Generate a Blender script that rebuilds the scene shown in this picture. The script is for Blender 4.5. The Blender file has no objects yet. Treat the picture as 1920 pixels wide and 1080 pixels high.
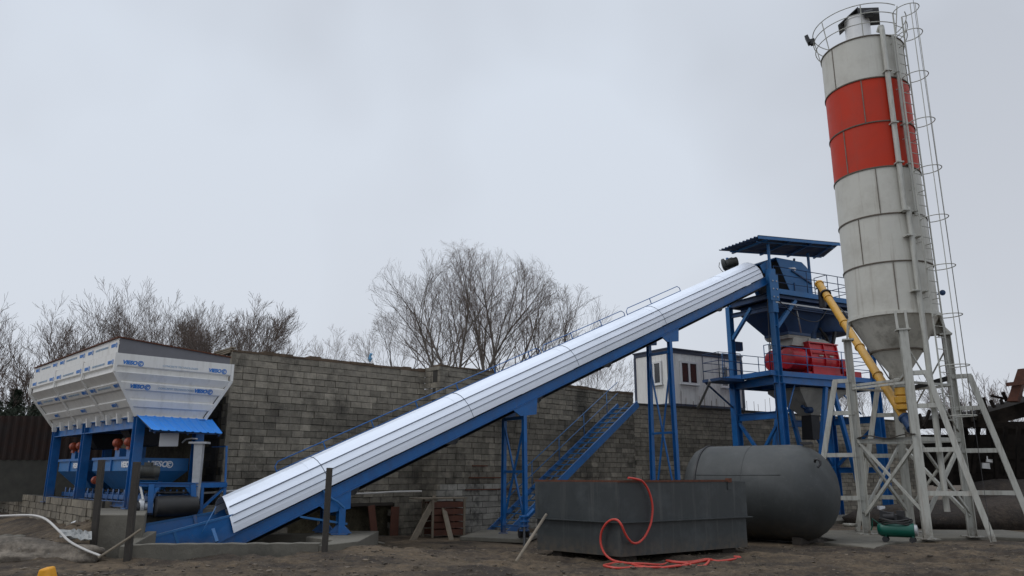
import bpy, math, random
from math import sin, cos, radians, pi, hypot, atan, atan2, sqrt
from mathutils import Vector as V, Matrix, noise as mnoise
SC = bpy.context.scene
COL = SC.collection
# ------------------------------------------------------------------ camera
F = 1440.0; TH = atan(350 / F); CH = 2.0
cd = bpy.data.cameras.new('camera'); cam = bpy.data.objects.new('camera', cd); COL.objects.link(cam)
cd.sensor_width = 36; cd.lens = 36 * F / 1920; cd.clip_start = 0.1; cd.clip_end = 4000
cam.location = (0, 0, CH); cam.rotation_euler = (radians(90) + TH, 0, 0)
SC.camera = cam
# ------------------------------------------------------------------ sky, sun, exposure
SUN_EL, SUN_AZ = radians(48), radians(-105)      # azimuth from +Y towards +X
w = bpy.data.worlds.new('World'); SC.world = w; w.use_nodes = True
nt = w.node_tree; nt.nodes.clear()
N = lambda t: nt.nodes.new(t)
out = N('ShaderNodeOutputWorld'); bg = N('ShaderNodeBackground'); bg.inputs[1].default_value = 0.1
sky = N('ShaderNodeTexSky'); sky.sky_type = 'NISHITA'; sky.sun_disc = False
sky.sun_elevation = SUN_EL; sky.sun_rotation = SUN_AZ; sky.air_density = 1.5; sky.dust_density = 3
tc = N('ShaderNodeTexCoord'); mp = N('ShaderNodeMapping'); mp.inputs['Scale'].default_value = (1.0, 1.0, 1.15)
mp.inputs['Location'].default_value = (0.35, 0.1, 0.2)
n1 = N('ShaderNodeTexNoise'); n1.inputs['Scale'].default_value = 1.6; n1.inputs['Detail'].default_value = 3.5; n1.inputs['Roughness'].default_value = 0.5; n1.inputs['Distortion'].default_value = 0.1
rp = N('ShaderNodeValToRGB'); e = rp.color_ramp.elements
e[0].position = 0.39; e[0].color = (0.535, 0.57, 0.635, 1); e[1].position = 0.62; e[1].color = (0.685, 0.745, 0.835, 1)
sx = N('ShaderNodeSeparateXYZ'); mr = N('ShaderNodeMapRange'); mr.inputs[1].default_value = 0.02; mr.inputs[2].default_value = 0.5; mr.inputs[3].default_value = 1.0; mr.inputs[4].default_value = 0.0
mh = N('ShaderNodeMixRGB'); mh.inputs[2].default_value = (0.66, 0.69, 0.75, 1)
mm = N('ShaderNodeMath'); mm.operation = 'MULTIPLY'; mm.inputs[1].default_value = 0.65
gain = N('ShaderNodeVectorMath'); gain.operation = 'SCALE'; gain.inputs['Scale'].default_value = 10.0
mx = N('ShaderNodeMixRGB'); mx.inputs[0].default_value = 0.97
L = nt.links.new
L(tc.outputs['Generated'], mp.inputs[0]); L(mp.outputs[0], n1.inputs['Vector']); L(n1.outputs[0], rp.inputs[0])
L(tc.outputs['Generated'], sx.inputs[0]); L(sx.outputs[2], mr.inputs[0]); L(mr.outputs[0], mm.inputs[0]); L(mm.outputs[0], mh.inputs[0])
zr_ = N('ShaderNodeMapRange'); zr_.interpolation_type = 'SMOOTHSTEP'; zr_.inputs[1].default_value = 0.58; zr_.inputs[2].default_value = 0.95; zr_.inputs[3].default_value = 1.0; zr_.inputs[4].default_value = 1.8
zs_ = N('ShaderNodeVectorMath'); zs_.operation = 'SCALE'; L(sx.outputs[2], zr_.inputs[0])
L(rp.outputs[0], mh.inputs[1]); L(mh.outputs[0], zs_.inputs[0]); L(zr_.outputs[0], zs_.inputs['Scale']); L(zs_.outputs[0], gain.inputs[0]); L(sky.outputs[0], mx.inputs[1]); L(gain.outputs[0], mx.inputs[2])
L(mx.outputs[0], bg.inputs[0]); L(bg.outputs[0], out.inputs[0])
sd = bpy.data.lights.new('sun', 'SUN'); sd.energy = 0.6; sd.angle = radians(18); sd.color = (1, 0.97, 0.93)
so = bpy.data.objects.new('sun', sd); COL.objects.link(so)
dv = V((sin(SUN_AZ) * cos(SUN_EL), cos(SUN_AZ) * cos(SUN_EL), sin(SUN_EL)))
so.rotation_euler = dv.to_track_quat('Z', 'Y').to_euler()
SC.view_settings.view_transform = 'Standard'; SC.view_settings.look = 'None'
SC.view_settings.exposure = 0.0; SC.view_settings.gamma = 1; SC.view_settings.use_curve_mapping = False
# ------------------------------------------------------------------ surveying helpers (photo ray -> world point at a known depth or plane)
def ray(px, py):
    xc = (px - 960) / F; yc = (540 - py) / F
    return V((xc, cos(TH) - yc * sin(TH), sin(TH) + yc * cos(TH)))
def at(px, py, Y):
    r = ray(px, py); return V((0, 0, CH)) + r * (Y / r.y)
def gz(px, py, z):
    r = ray(px, py); return V((0, 0, CH)) + r * ((z - CH) / r.z)
def dr(ang): return V((sin(radians(ang)), cos(radians(ang)), 0))
def on(px, py, P, ang):
    d = dr(ang); n = V((d.y, -d.x, 0)); r = ray(px, py)
    return V((0, 0, CH)) + r * ((P.x * n.x + P.y * n.y) / (r.x * n.x + r.y * n.y))
Z = V((0, 0, 1))
# ------------------------------------------------------------------ mesh builder
ORG = {}
class M:
    def __init__(s): s.v = []; s.f = []; s.sm = []; s.c = []; s.cur = 0.5
    def face(s, idx, smooth=False): s.f.append(idx); s.sm.append(smooth); s.c.append(s.cur)
    def hexa(s, p):          # 8 points: bottom loop 0-3, top loop 4-7
        b = len(s.v); s.v += [V(q) for q in p]
        for q in ((3, 2, 1, 0), (4, 5, 6, 7), (0, 1, 5, 4), (1, 2, 6, 5), (2, 3, 7, 6), (3, 0, 4, 7)): s.face([b + i for i in q])
    def box(s, c, x, y, z):  # centre + half vectors
        c, x, y, z = V(c), V(x), V(y), V(z)
        s.hexa([c - x - y - z, c + x - y - z, c + x + y - z, c - x + y - z, c - x - y + z, c + x - y + z, c + x + y + z, c - x + y + z])
    def abox(s, o, a, b, h, la, lb, lh):   # corner origin, dirs, lengths
        s.box(V(o) + V(a) * la / 2 + V(b) * lb / 2 + V(h) * lh / 2, V(a) * la / 2, V(b) * lb / 2, V(h) * lh / 2)
    def frame(s, p, q, up=Z):
        d = (V(q) - V(p)); L = d.length; d = d / L
        if abs(d.dot(up)) > 0.999: up = V((0, 1, 0))
        x = d.cross(up).normalized(); y = x.cross(d).normalized()
        return d, L, x, y
    def beam(s, p, q, w, h, up=Z, off=0):
        d, L, x, y = s.frame(p, q, up); s.box((V(p) + V(q)) / 2 + y * off, x * w / 2, y * h / 2, d * L / 2)
    def ibeam(s, p, q, w, h, t=0.02, up=Z):   # H section, web vertical along 'up'
        d, L, x, y = s.frame(p, q, up); c = (V(p) + V(q)) / 2
        s.box(c + y * (h / 2 - t / 2), x * w / 2, y * t / 2, d * L / 2)
        s.box(c - y * (h / 2 - t / 2), x * w / 2, y * t / 2, d * L / 2)
        s.box(c, x * t / 2, y * (h / 2 - t), d * (L / 2 - 0.001))
    def tube(s, p, q, r1, r2=None, n=8, caps=True, smooth=True):
        r2 = r1 if r2 is None else r2
        d, L, x, y = s.frame(p, q); b = len(s.v)
        for (c, r) in ((V(p), r1), (V(q), r2)):
            for i in range(n):
                a = 2 * pi * i / n; s.v.append(c + x * (cos(a) * r) + y * (sin(a) * r))
        for i in range(n):
            j = (i + 1) % n; s.face([b + i, b + j, b + n + j, b + n + i], smooth and n > 4)
        if caps: s.face([b + i for i in range(n)][::-1]); s.face([b + n + i for i in range(n)])
    def path(s, pts, r, n=6, closed=False):
        pts = [V(p) for p in pts]; rs = r if isinstance(r, (list, tuple)) else [r] * len(pts)
        b = len(s.v); m = len(pts); px = None
        for k, p in enumerate(pts):
            if closed: d = pts[(k + 1) % m] - pts[k - 1]
            else: d = pts[min(k + 1, m - 1)] - pts[max(k - 1, 0)]
            d.normalize()
            if px is None:
                up = Z if abs(d.z) < 0.9 else V((0, 1, 0)); x = d.cross(up).normalized()
            else: x = (px - d * px.dot(d)).normalized()
            y = d.cross(x); px = x
            for i in range(n):
                a = 2 * pi * i / n; s.v.append(p + x * (cos(a) * rs[k]) + y * (sin(a) * rs[k]))
        for k in range(m if closed else m - 1):
            k2 = (k + 1) % m
            for i in range(n):
                j = (i + 1) % n; s.face([b + k * n + i, b + k * n + j, b + k2 * n + j, b + k2 * n + i], n > 4)
        if not closed: s.face([b + i for i in range(n)][::-1]); s.face([b + (m - 1) * n + i for i in range(n)])
    def lathe(s, o, prof, n=32, ax=Z, smooth=True, xa=None):   # prof: (r, h) list
        o = V(o); ax = V(ax).normalized(); t = xa or (V((1, 0, 0)) if abs(ax.x) < 0.9 else V((0, 1, 0)))
        x = (t - ax * t.dot(ax)).normalized(); y = ax.cross(x); b = len(s.v); m = len(prof)
        for (r, h) in prof:
            for i in range(n):
                a = 2 * pi * i / n; s.v.append(o + ax * h + x * (cos(a) * r) + y * (sin(a) * r))
        for k in range(m - 1):
            for i in range(n):
                j = (i + 1) % n; s.face([b + k * n + i, b + k * n + j, b + (k + 1) * n + j, b + (k + 1) * n + i], smooth)
        s.face([b + i for i in range(n)][::-1]); s.face([b + (m - 1) * n + i for i in range(n)])
    def prism(s, pts, vec):
        pts = [V(p) for p in pts]; vec = V(vec); b = len(s.v); n = len(pts)
        s.v += pts + [p + vec for p in pts]
        s.face([b + i for i in range(n)][::-1]); s.face([b + n + i for i in range(n)])
        for i in range(n):
            j = (i + 1) % n; s.face([b + i, b + j, b + n + j, b + n + i])
    def loft(s, loops, capa=True, capb=True, smooth=False):
        b = len(s.v); n = len(loops[0])
        for l in loops: s.v += [V(p) for p in l]
        for k in range(len(loops) - 1):
            for i in range(n):
                j = (i + 1) % n; s.face([b + k * n + i, b + k * n + j, b + (k + 1) * n + j, b + (k + 1) * n + i], smooth)
        if capa: s.face([b + i for i in range(n)][::-1])
        if capb: s.face([b + (len(loops) - 1) * n + i for i in range(n)])
    def sheet(s, strips, th=None):   # list of rows of points, open surface
        b = len(s.v); n = len(strips[0])
        for r in strips: s.v += [V(p) for p in r]
        for k in range(len(strips) - 1):
            for i in range(n - 1): s.face([b + k * n + i, b + k * n + i + 1, b + (k + 1) * n + i + 1, b + (k + 1) * n + i])
    def build(s, name, mat, parent=None, solid=None, bevel=0):
        o0 = ORG.get(parent.name, V((0, 0, 0))) if parent else V((0, 0, 0))
        me = bpy.data.meshes.new(name); me.from_pydata([tuple(p - o0) for p in s.v], [], s.f)
        me.polygons.foreach_set('use_smooth', s.sm); me.materials.append(mat)
        if len(set(s.c)) > 1:
            at_ = me.attributes.new('shade', 'FLOAT', 'FACE'); at_.data.foreach_set('value', s.c)
        me.update(); o = bpy.data.objects.new(name, me); COL.objects.link(o)
        import bmesh as _b
        bm = _b.new(); bm.from_mesh(me); _b.ops.recalc_face_normals(bm, faces=bm.faces)
        if any(s.sm):
            for e_ in bm.edges:
                if len(e_.link_faces) == 2 and (not e_.link_faces[0].smooth or not e_.link_faces[1].smooth or e_.calc_face_angle(0) > 0.65): e_.smooth = False
        bm.to_mesh(me); bm.free()
        if parent: o.parent = parent; ORG[o.name] = o0
        else: ORG[o.name] = V((0, 0, 0))
        if solid:
            md = o.modifiers.new('thickness', 'SOLIDIFY'); md.thickness = solid; md.offset = 0
        if bevel:
            md = o.modifiers.new('bevel', 'BEVEL'); md.width = bevel; md.segments = 2; md.limit_method = 'ANGLE'
        return o
def build_each(m, name, mat, parent=None, **k):   # every loose piece becomes its own part
    par = list(range(len(m.v)))
    def fd(a):
        while par[a] != a: par[a] = par[par[a]]; a = par[a]
        return a
    for f in m.f:
        r0 = fd(f[0])
        for i in f[1:]: par[fd(i)] = r0
    g = {}
    for f, s_, c_ in zip(m.f, m.sm, m.c): g.setdefault(fd(f[0]), []).append((f, s_, c_))
    res = []
    for r0, fs in g.items():
        q = M(); mp_ = {}
        for f, s_, c_ in fs:
            for i in f:
                if i not in mp_: mp_[i] = len(q.v); q.v.append(m.v[i])
            q.f.append([mp_[i] for i in f]); q.sm.append(s_); q.c.append(c_)
        res.append(q.build(name, mat, parent, **k) if parent else q)
    return res
def tag(o, label, cat, group=None, kind=None):
    o['label'] = label; o['category'] = cat
    if group: o['group'] = group
    if kind: o['kind'] = kind
    return o
def struct(o): o['kind'] = 'structure'; return o
def thing(name, loc, label, cat, group=None):
    o = bpy.data.objects.new(name, None); COL.objects.link(o); o.location = V(loc); ORG[o.name] = V(loc); o.empty_display_size = 0.3
    return tag(o, label, cat, group)
def single(m, name, mat, label, cat, group=None, **k): # one-mesh thing whose origin is its base centre
    xs = [p.x for p in m.v]; ys = [p.y for p in m.v]; zs = [p.z for p in m.v]
    c = V(((min(xs) + max(xs)) / 2, (min(ys) + max(ys)) / 2, min(zs)))
    m.v = [p - c for p in m.v]; o = m.build(name, mat, **k); o.location = c; ORG[o.name] = c
    return tag(o, label, cat, group)
def copy_tree(o, loc, rz=0, sc=1, label=None):
    r = o.copy(); COL.objects.link(r); r.location = loc; r.rotation_euler.z = rz; r.scale = (sc, sc, sc)
    if label: r['label'] = label
    for ch in o.children:
        c = ch.copy(); COL.objects.link(c); c.parent = r
        for g in ch.children:
            d = g.copy(); COL.objects.link(d); d.parent = c
    return r
# ------------------------------------------------------------------ materials
def mat(name, col, rough=0.6, metal=0.0, var=0.12, scale=3.0, dirt=None, dscale=1.2, damt=0.5, streak=False, bump=0.0, bscale=30, shade=0.0, spec=0.5, dlo=0.5, dhi=0.68, stretch=None, dust=None, mud=0.0, runs=None):
    m = bpy.data.materials.new(name); m.use_nodes = True; t = m.node_tree; b = t.nodes['Principled BSDF']; l = t.links.new
    nn = lambda k: t.nodes.new(k)
    b.inputs['Roughness'].default_value = rough; b.inputs['Metallic'].default_value = metal; b.inputs['Specular IOR Level'].default_value = spec
    co = nn('ShaderNodeTexCoord'); n = nn('ShaderNodeTexNoise'); n.inputs['Scale'].default_value = scale; n.inputs['Detail'].default_value = 6; n.inputs['Roughness'].default_value = 0.62
    src = co.outputs['Object']
    if stretch:
        mg = nn('ShaderNodeMapping'); mg.inputs['Scale'].default_value = stretch; l(src, mg.inputs[0]); l(mg.outputs[0], n.inputs['Vector'])
    else: l(src, n.inputs['Vector'])
    r = nn('ShaderNodeMapRange'); r.inputs[1].default_value = 0.3; r.inputs[2].default_value = 0.7; r.inputs[3].default_value = 1 - var; r.inputs[4].default_value = 1 + var; l(n.outputs[0], r.inputs[0])
    sc = nn('ShaderNodeVectorMath'); sc.operation = 'SCALE'; sc.inputs[0].default_value = col; l(r.outputs[0], sc.inputs['Scale'])
    cur = sc.outputs[0]
    if shade:
        a = nn('ShaderNodeAttribute'); a.attribute_name = 'shade'; q = nn('ShaderNodeMapRange'); q.inputs[3].default_value = 1 - shade; q.inputs[4].default_value = 1 + shade
        l(a.outputs['Fac'], q.inputs[0]); s2 = nn('ShaderNodeVectorMath'); s2.operation = 'SCALE'; l(cur, s2.inputs[0]); l(q.outputs[0], s2.inputs['Scale']); cur = s2.outputs[0]
    if dirt:
        n2 = nn('ShaderNodeTexNoise'); n2.inputs['Scale'].default_value = dscale; n2.inputs['Detail'].default_value = 8; n2.inputs['Roughness'].default_value = 0.7
        if streak:
            mg = nn('ShaderNodeMapping'); mg.inputs['Scale'].default_value = (4, 4, 0.35); l(co.outputs['Object'], mg.inputs[0]); l(mg.outputs[0], n2.inputs['Vector'])
        else: l(co.outputs['Object'], n2.inputs['Vector'])
        q = nn('ShaderNodeMapRange'); q.inputs[1].default_value = dlo; q.inputs[2].default_value = dhi; q.inputs[4].default_value = damt; l(n2.outputs[0], q.inputs[0])
        x = nn('ShaderNodeMixRGB'); x.inputs[2].default_value = (*dirt, 1); l(q.outputs[0], x.inputs[0]); l(cur, x.inputs[1]); cur = x.outputs[0]
    def noisemask(sc_, lo, hi, amt, mapping=None):
        a_ = nn('ShaderNodeTexNoise'); a_.inputs['Scale'].default_value = sc_; a_.inputs['Detail'].default_value = 7; a_.inputs['Roughness'].default_value = 0.7
        if mapping: g_ = nn('ShaderNodeMapping'); g_.inputs['Scale'].default_value = mapping; l(co.outputs['Object'], g_.inputs[0]); l(g_.outputs[0], a_.inputs['Vector'])
        else: l(co.outputs['Object'], a_.inputs['Vector'])
        k_ = nn('ShaderNodeMapRange'); k_.inputs[1].default_value = lo; k_.inputs[2].default_value = hi; k_.inputs[4].default_value = amt; l(a_.outputs[0], k_.inputs[0]); return k_.outputs[0]
    def mixin(cur, fac, colr):
        x_ = nn('ShaderNodeMixRGB'); x_.inputs[2].default_value = (*colr, 1); l(fac, x_.inputs[0]); l(cur, x_.inputs[1]); return x_.outputs[0]
    def mul(a_, b_):
        k_ = nn('ShaderNodeMath'); k_.operation = 'MULTIPLY'; l(a_, k_.inputs[0]); l(b_, k_.inputs[1]); return k_.outputs[0]
    if runs: cur = mixin(cur, noisemask(1.0, 0.56, 0.72, runs[1], (5, 5, 0.22)), runs[0])
    if dust:
        ge = nn('ShaderNodeNewGeometry'); s_ = nn('ShaderNodeSeparateXYZ'); l(ge.outputs['Normal'], s_.inputs[0]); u_ = nn('ShaderNodeMapRange'); u_.inputs[1].default_value = 0.3; u_.inputs[2].default_value = 0.9; l(s_.outputs[2], u_.inputs[0])
        cur = mixin(cur, mul(u_.outputs[0], noisemask(3.0, 0.3, 0.65, dust[1])), dust[0])
        cur = mixin(cur, noisemask(9.0, 0.60, 0.70, dust[1] * 0.6), dust[0])
    if mud:
        s_ = nn('ShaderNodeSeparateXYZ'); l(co.outputs['Object'], s_.inputs[0]); u_ = nn('ShaderNodeMapRange'); u_.inputs[1].default_value = mud; u_.inputs[2].default_value = 0.0; l(s_.outputs[2], u_.inputs[0])
        cur = mixin(cur, mul(u_.outputs[0], noisemask(6.0, 0.35, 0.6, 0.9)), (0.10, 0.078, 0.055))
    l(cur, b.inputs['Base Color'])
    rr = nn('ShaderNodeMapRange'); rr.inputs[1].default_value = 0.3; rr.inputs[2].default_value = 0.7; rr.inputs[3].default_value = max(0.03, rough - 0.12); rr.inputs[4].default_value = min(1, rough + 0.12)
    l(n.outputs[0], rr.inputs[0]); l(rr.outputs[0], b.inputs['Roughness'])
    if bump:
        n3 = nn('ShaderNodeTexNoise'); n3.inputs['Scale'].default_value = bscale; n3.inputs['Detail'].default_value = 8; n3.inputs['Roughness'].default_value = 0.7; l(co.outputs['Object'], n3.inputs['Vector'])
        bp = nn('ShaderNodeBump'); bp.inputs['Strength'].default_value = bump; bp.inputs['Distance'].default_value = 0.03; l(n3.outputs[0], bp.inputs['Height']); l(bp.outputs[0], b.inputs['Normal'])
    return m
BLUE = mat('blue_paint', (0.008, 0.115, 0.35), 0.42, var=0.15, dirt=(0.02, 0.07, 0.20), damt=0.5, dscale=2.5, dust=((0.16, 0.15, 0.13), 0.6), mud=0.5)
BLUED = mat('blue_paint_dusty', (0.018, 0.135, 0.35), 0.5, var=0.12, dirt=(0.04, 0.11, 0.22), damt=0.6, dscale=1.5, dust=((0.16, 0.15, 0.13), 0.6))
SKYBLUE = mat('bright_blue_sheet', (0.02, 0.23, 0.72), 0.4, var=0.08, dirt=(0.05, 0.2, 0.45), damt=0.4)
DKBLUE = mat('dark_blue_steel', (0.010, 0.042, 0.12), 0.5, var=0.2)
WHITE = mat('white_bin_paint', (0.72, 0.71, 0.68), 0.45, var=0.04, dirt=(0.50, 0.48, 0.44), damt=0.5, dscale=1.6, streak=True)
WHITE2 = mat('white_plastic', (0.7, 0.7, 0.7), 0.4, var=0.03)
GREYRIM = mat('grey_rubber_rim', (0.15, 0.15, 0.165), 0.6, var=0.12)
DARK = mat('dark_steel', (0.018, 0.018, 0.02), 0.55, var=0.3)
RUBBER = mat('belt_rubber', (0.025, 0.024, 0.023), 0.6, var=0.3, dirt=(0.07, 0.06, 0.05), damt=0.5)
MOTOR = mat('motor_casting', (0.045, 0.05, 0.048), 0.5, var=0.2, dirt=(0.1, 0.085, 0.06), damt=0.5)
ORANGE = mat('orange_vibrator', (0.30, 0.048, 0.014), 0.5, var=0.2)
GALV = mat('galvanised_steel', (0.42, 0.43, 0.44), 0.42, metal=0.4, var=0.15, scale=9)
SILOP = mat('silo_grey_paint', (0.55, 0.54, 0.485), 0.6, var=0.05, scale=1.3, dirt=(0.33, 0.31, 0.27), damt=0.5, dscale=1.3, streak=False, dlo=0.45, dhi=0.7, runs=((0.22, 0.17, 0.12), 0.55), bump=0.12, bscale=3)
SILOC = mat('silo_cone_paint', (0.52, 0.50, 0.44), 0.65, var=0.1, scale=1.3, dirt=(0.12, 0.11, 0.09), damt=0.6, dscale=1.6, runs=((0.15, 0.12, 0.09), 0.5), bump=0.12, bscale=3)
SILOR = mat('silo_red_paint', (0.47, 0.032, 0.010), 0.6, var=0.07, scale=1.2, spec=0.3, dirt=(0.36, 0.034, 0.014), damt=0.5, dscale=1.6, runs=((0.26, 0.05, 0.03), 0.55), bump=0.12, bscale=3)
SEAMV = mat('weld_seam', (0.16, 0.14, 0.115), 0.8, var=0.35, scale=8)
SEAM = mat('rusty_seam', (0.11, 0.09, 0.07), 0.8, var=0.35, scale=12)
LEGP = mat('frame_grey_paint', (0.44, 0.44, 0.40), 0.55, var=0.08, runs=((0.20, 0.12, 0.07), 0.5), mud=0.5, dirt=(0.17, 0.155, 0.12), damt=0.65, dscale=3, streak=True)
YELL = mat('yellow_screw_paint', (0.62, 0.33, 0.035), 0.5, dust=((0.5, 0.42, 0.28), 0.4), var=0.1, dirt=(0.30, 0.19, 0.07), damt=0.6, dscale=3)
RED = mat('red_mixer_paint', (0.50, 0.010, 0.020), 0.36, var=0.12, dirt=(0.13, 0.01, 0.014), damt=0.5)
CHUTE = mat('grey_chute', (0.40, 0.39, 0.355), 0.6, var=0.1, dirt=(0.16, 0.15, 0.13), damt=0.5)
TANKG = mat('dark_tank_paint', (0.042, 0.046, 0.046), 0.62, var=0.12, scale=1.5, dirt=(0.07, 0.075, 0.076), damt=0.6, dscale=1.1, dust=((0.13, 0.13, 0.12), 0.35), mud=0.7, runs=((0.09, 0.085, 0.08), 0.35))
PITG = mat('dark_plate_tank', (0.032, 0.037, 0.038), 0.5, var=0.15, scale=2, dirt=(0.085, 0.095, 0.098), damt=0.4, dscale=1.2, mud=0.5, runs=((0.10, 0.10, 0.095), 0.55))
RUST = mat('rust', (0.10, 0.035, 0.018), 0.85, var=0.4, scale=8)
CONC = mat('concrete', (0.15, 0.138, 0.112), 0.9, var=0.2, scale=2.5, dirt=(0.085, 0.08, 0.065), damt=0.8, dscale=1.3, bump=0.6, bscale=12)
BLOCK = mat('concrete_block', (0.215, 0.192, 0.152), 0.92, var=0.3, scale=5, dirt=(0.05, 0.045, 0.036), damt=0.8, dscale=0.42, bump=0.9, bscale=22, shade=0.38, runs=((0.27, 0.25, 0.21), 0.5), dlo=0.48, dhi=0.6)
MORTAR = mat('mortar', (0.04, 0.036, 0.03), 0.95, var=0.3, scale=6, bump=0.5)
GREYB = mat('grey_brown_block', (0.20, 0.175, 0.135), 0.92, var=0.25, scale=4, dirt=(0.09, 0.075, 0.055), damt=0.7, dscale=1.2, bump=0.6, shade=0.25)
SHADEDAMP = mat('shaded_damp_block', (0.022, 0.02, 0.018), 0.9, var=0.3, shade=0.4)  # near-black colour carries the shadow of the gap as well as damp
RUSTD = mat('shaded_rusty_sheet', (0.020, 0.009, 0.006), 0.9, var=0.5, scale=3, dirt=(0.015, 0.012, 0.01), damt=0.7)  # rusty sheet, with the tree shade on the fence put into its colour
BLOCKD = mat('shaded_base_block', (0.05, 0.048, 0.04), 0.95, var=0.3, scale=3)  # fence base blocks, colour darkened to stand for tree shade
CAP = mat('brown_cap_mortar', (0.105, 0.072, 0.046), 0.95, var=0.35, scale=4, bump=0.8, bscale=10)
PALEB = mat('limewashed_block', (0.30, 0.285, 0.25), 0.9, var=0.25, scale=4, dirt=(0.05, 0.048, 0.043), damt=0.85, dscale=0.9, bump=0.6, shade=0.3, dlo=0.47, dhi=0.6)
WOODD = mat('dark_timber', (0.035, 0.028, 0.022), 0.85, var=0.35, scale=6, bump=0.4, stretch=(6, 6, 0.6))
WOODR = mat('reddish_timber', (0.11, 0.042, 0.026), 0.85, var=0.3, scale=5, dirt=(0.05, 0.025, 0.018), damt=0.6)
WOODP = mat('weathered_plank', (0.21, 0.175, 0.13), 0.85, var=0.25, scale=5, dirt=(0.11, 0.09, 0.065), damt=0.6)
BARK = mat('grey_bark', (0.17, 0.145, 0.125), 0.9, var=0.3, scale=2)
TWIG = mat('brown_twigs', (0.15, 0.115, 0.097), 0.9, var=0.3, scale=1)
HOSE = mat('red_hose', (0.55, 0.05, 0.035), 0.5, var=0.12, dust=((0.25, 0.13, 0.09), 0.5))
PIPE = mat('white_pipe', (0.55, 0.53, 0.50), 0.5, var=0.08)
CABIN = mat('cabin_panel', (0.78, 0.77, 0.74), 0.5, var=0.04, dirt=(0.27, 0.26, 0.24), damt=0.4, streak=True)
CABF = mat('cabin_frame', (0.045, 0.055, 0.085), 0.5, var=0.1)
GLASS = mat('window_glass', (0.03, 0.032, 0.036), 0.08, var=0.2, spec=0.8)
REDREFL = mat('red_reflection', (0.055, 0.012, 0.010), 0.8, var=0.5, scale=10)  # dark red reflection in the cabin panes, painted as strips
GREEN = mat('green_compressor_paint', (0.0, 0.085, 0.058), 0.4, var=0.1)
YPLA = mat('yellow_plastic', (0.75, 0.33, 0.005), 0.4, var=0.1, scale=8)
CONIF = mat('conifer_needles', (0.022, 0.032, 0.018), 0.9, var=0.4)
BTXT = mat('blue_lettering', (0.02, 0.17, 0.52), 0.5, var=0.03)
BTXT2 = mat('pale_blue_lettering', (0.30, 0.42, 0.55), 0.5, var=0.03)
WTXT = mat('white_lettering', (0.75, 0.76, 0.78), 0.5, var=0.03)
# metal cover: foil-bright galvanised sheet with dulled patches
COVER = mat('bright_metal_sheet', (0.82, 0.87, 0.95), 0.45, metal=0.35, var=0.03, scale=0.5, dirt=(0.62, 0.67, 0.74), damt=0.4, dscale=0.35)
COVERD = mat('fold_shade_and_strap', (0.09, 0.11, 0.15), 0.5, metal=0.5)  # dark colour draws the shadow lines of the folds; straps share it
def ground_mat(name, c1, c2, c3, wet=0.0):
    m = bpy.data.materials.new(name); m.use_nodes = True; t = m.node_tree; b = t.nodes['Principled BSDF']; l = t.links.new; nn = lambda k: t.nodes.new(k)
    co = nn('ShaderNodeTexCoord')
    a = nn('ShaderNodeTexNoise'); a.inputs['Scale'].default_value = 0.55; a.inputs['Detail'].default_value = 9; a.inputs['Roughness'].default_value = 0.68
    f = nn('ShaderNodeTexNoise'); f.inputs['Scale'].default_value = 7; f.inputs['Detail'].default_value = 8; f.inputs['Roughness'].default_value = 0.75
    for x in (a, f): l(co.outputs['Object'], x.inputs['Vector'])
    r = nn('ShaderNodeValToRGB'); e = r.color_ramp.elements; e[0].position = 0.42; e[0].color = (*c1, 1); e[1].position = 0.58; e[1].color = (*c2, 1); l(a.outputs[0], r.inputs[0])
    q = nn('ShaderNodeMapRange'); q.inputs[1].default_value = 0.35; q.inputs[2].default_value = 0.7; q.inputs[3].default_value = 0.55; q.inputs[4].default_value = 1.6; l(f.outputs[0], q.inputs[0])
    s = nn('ShaderNodeVectorMath'); s.operation = 'SCALE'; l(r.outputs[0], s.inputs[0]); l(q.outputs[0], s.inputs['Scale'])
    vo = nn('ShaderNodeTexVoronoi'); vo.inputs['Scale'].default_value = 9; l(co.outputs['Object'], vo.inputs['Vector'])
    vq = nn('ShaderNodeMapRange'); vq.inputs[1].default_value = 0.10; vq.inputs[2].default_value = 0.22; vq.inputs[3].default_value = 0.7; vq.inputs[4].default_value = 0; l(vo.outputs[0], vq.inputs[0])
    gt = nn('ShaderNodeMath'); gt.operation = 'GREATER_THAN'; gt.inputs[1].default_value = 0.62; sepc = nn('ShaderNodeSeparateColor'); l(vo.outputs['Color'], sepc.inputs[0]); l(sepc.outputs[0], gt.inputs[0])
    mu = nn('ShaderNodeMath'); mu.operation = 'MULTIPLY'; l(vq.outputs[0], mu.inputs[0]); l(gt.outputs[0], mu.inputs[1])
    x = nn('ShaderNodeMixRGB'); x.inputs[2].default_value = (*c3, 1); l(mu.outputs[0], x.inputs[0]); l(s.outputs[0], x.inputs[1]); l(x.outputs[0], b.inputs['Base Color'])
    b.inputs['Roughness'].default_value = 0.9
    bp = nn('ShaderNodeBump'); bp.inputs['Strength'].default_value = 0.9; bp.inputs['Distance'].default_value = 0.06; l(f.outputs[0], bp.inputs['Height']); l(bp.outputs[0], b.inputs['Normal'])
    return m
SOIL = ground_mat('soil', (0.034, 0.023, 0.014), (0.108, 0.077, 0.046), (0.17, 0.135, 0.095))
SOIL2 = ground_mat('dry_grass_soil', (0.06, 0.05, 0.03), (0.10, 0.085, 0.05), (0.12, 0.11, 0.09))
RUB = ground_mat('pale_rubble', (0.10, 0.085, 0.068), (0.20, 0.17, 0.135), (0.24, 0.23, 0.21))
MOUND = ground_mat('shaded_mound_soil', (0.018, 0.013, 0.010), (0.045, 0.033, 0.024), (0.08, 0.065, 0.05))  # soil of the right-hand heap, its shade painted into the colour
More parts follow.
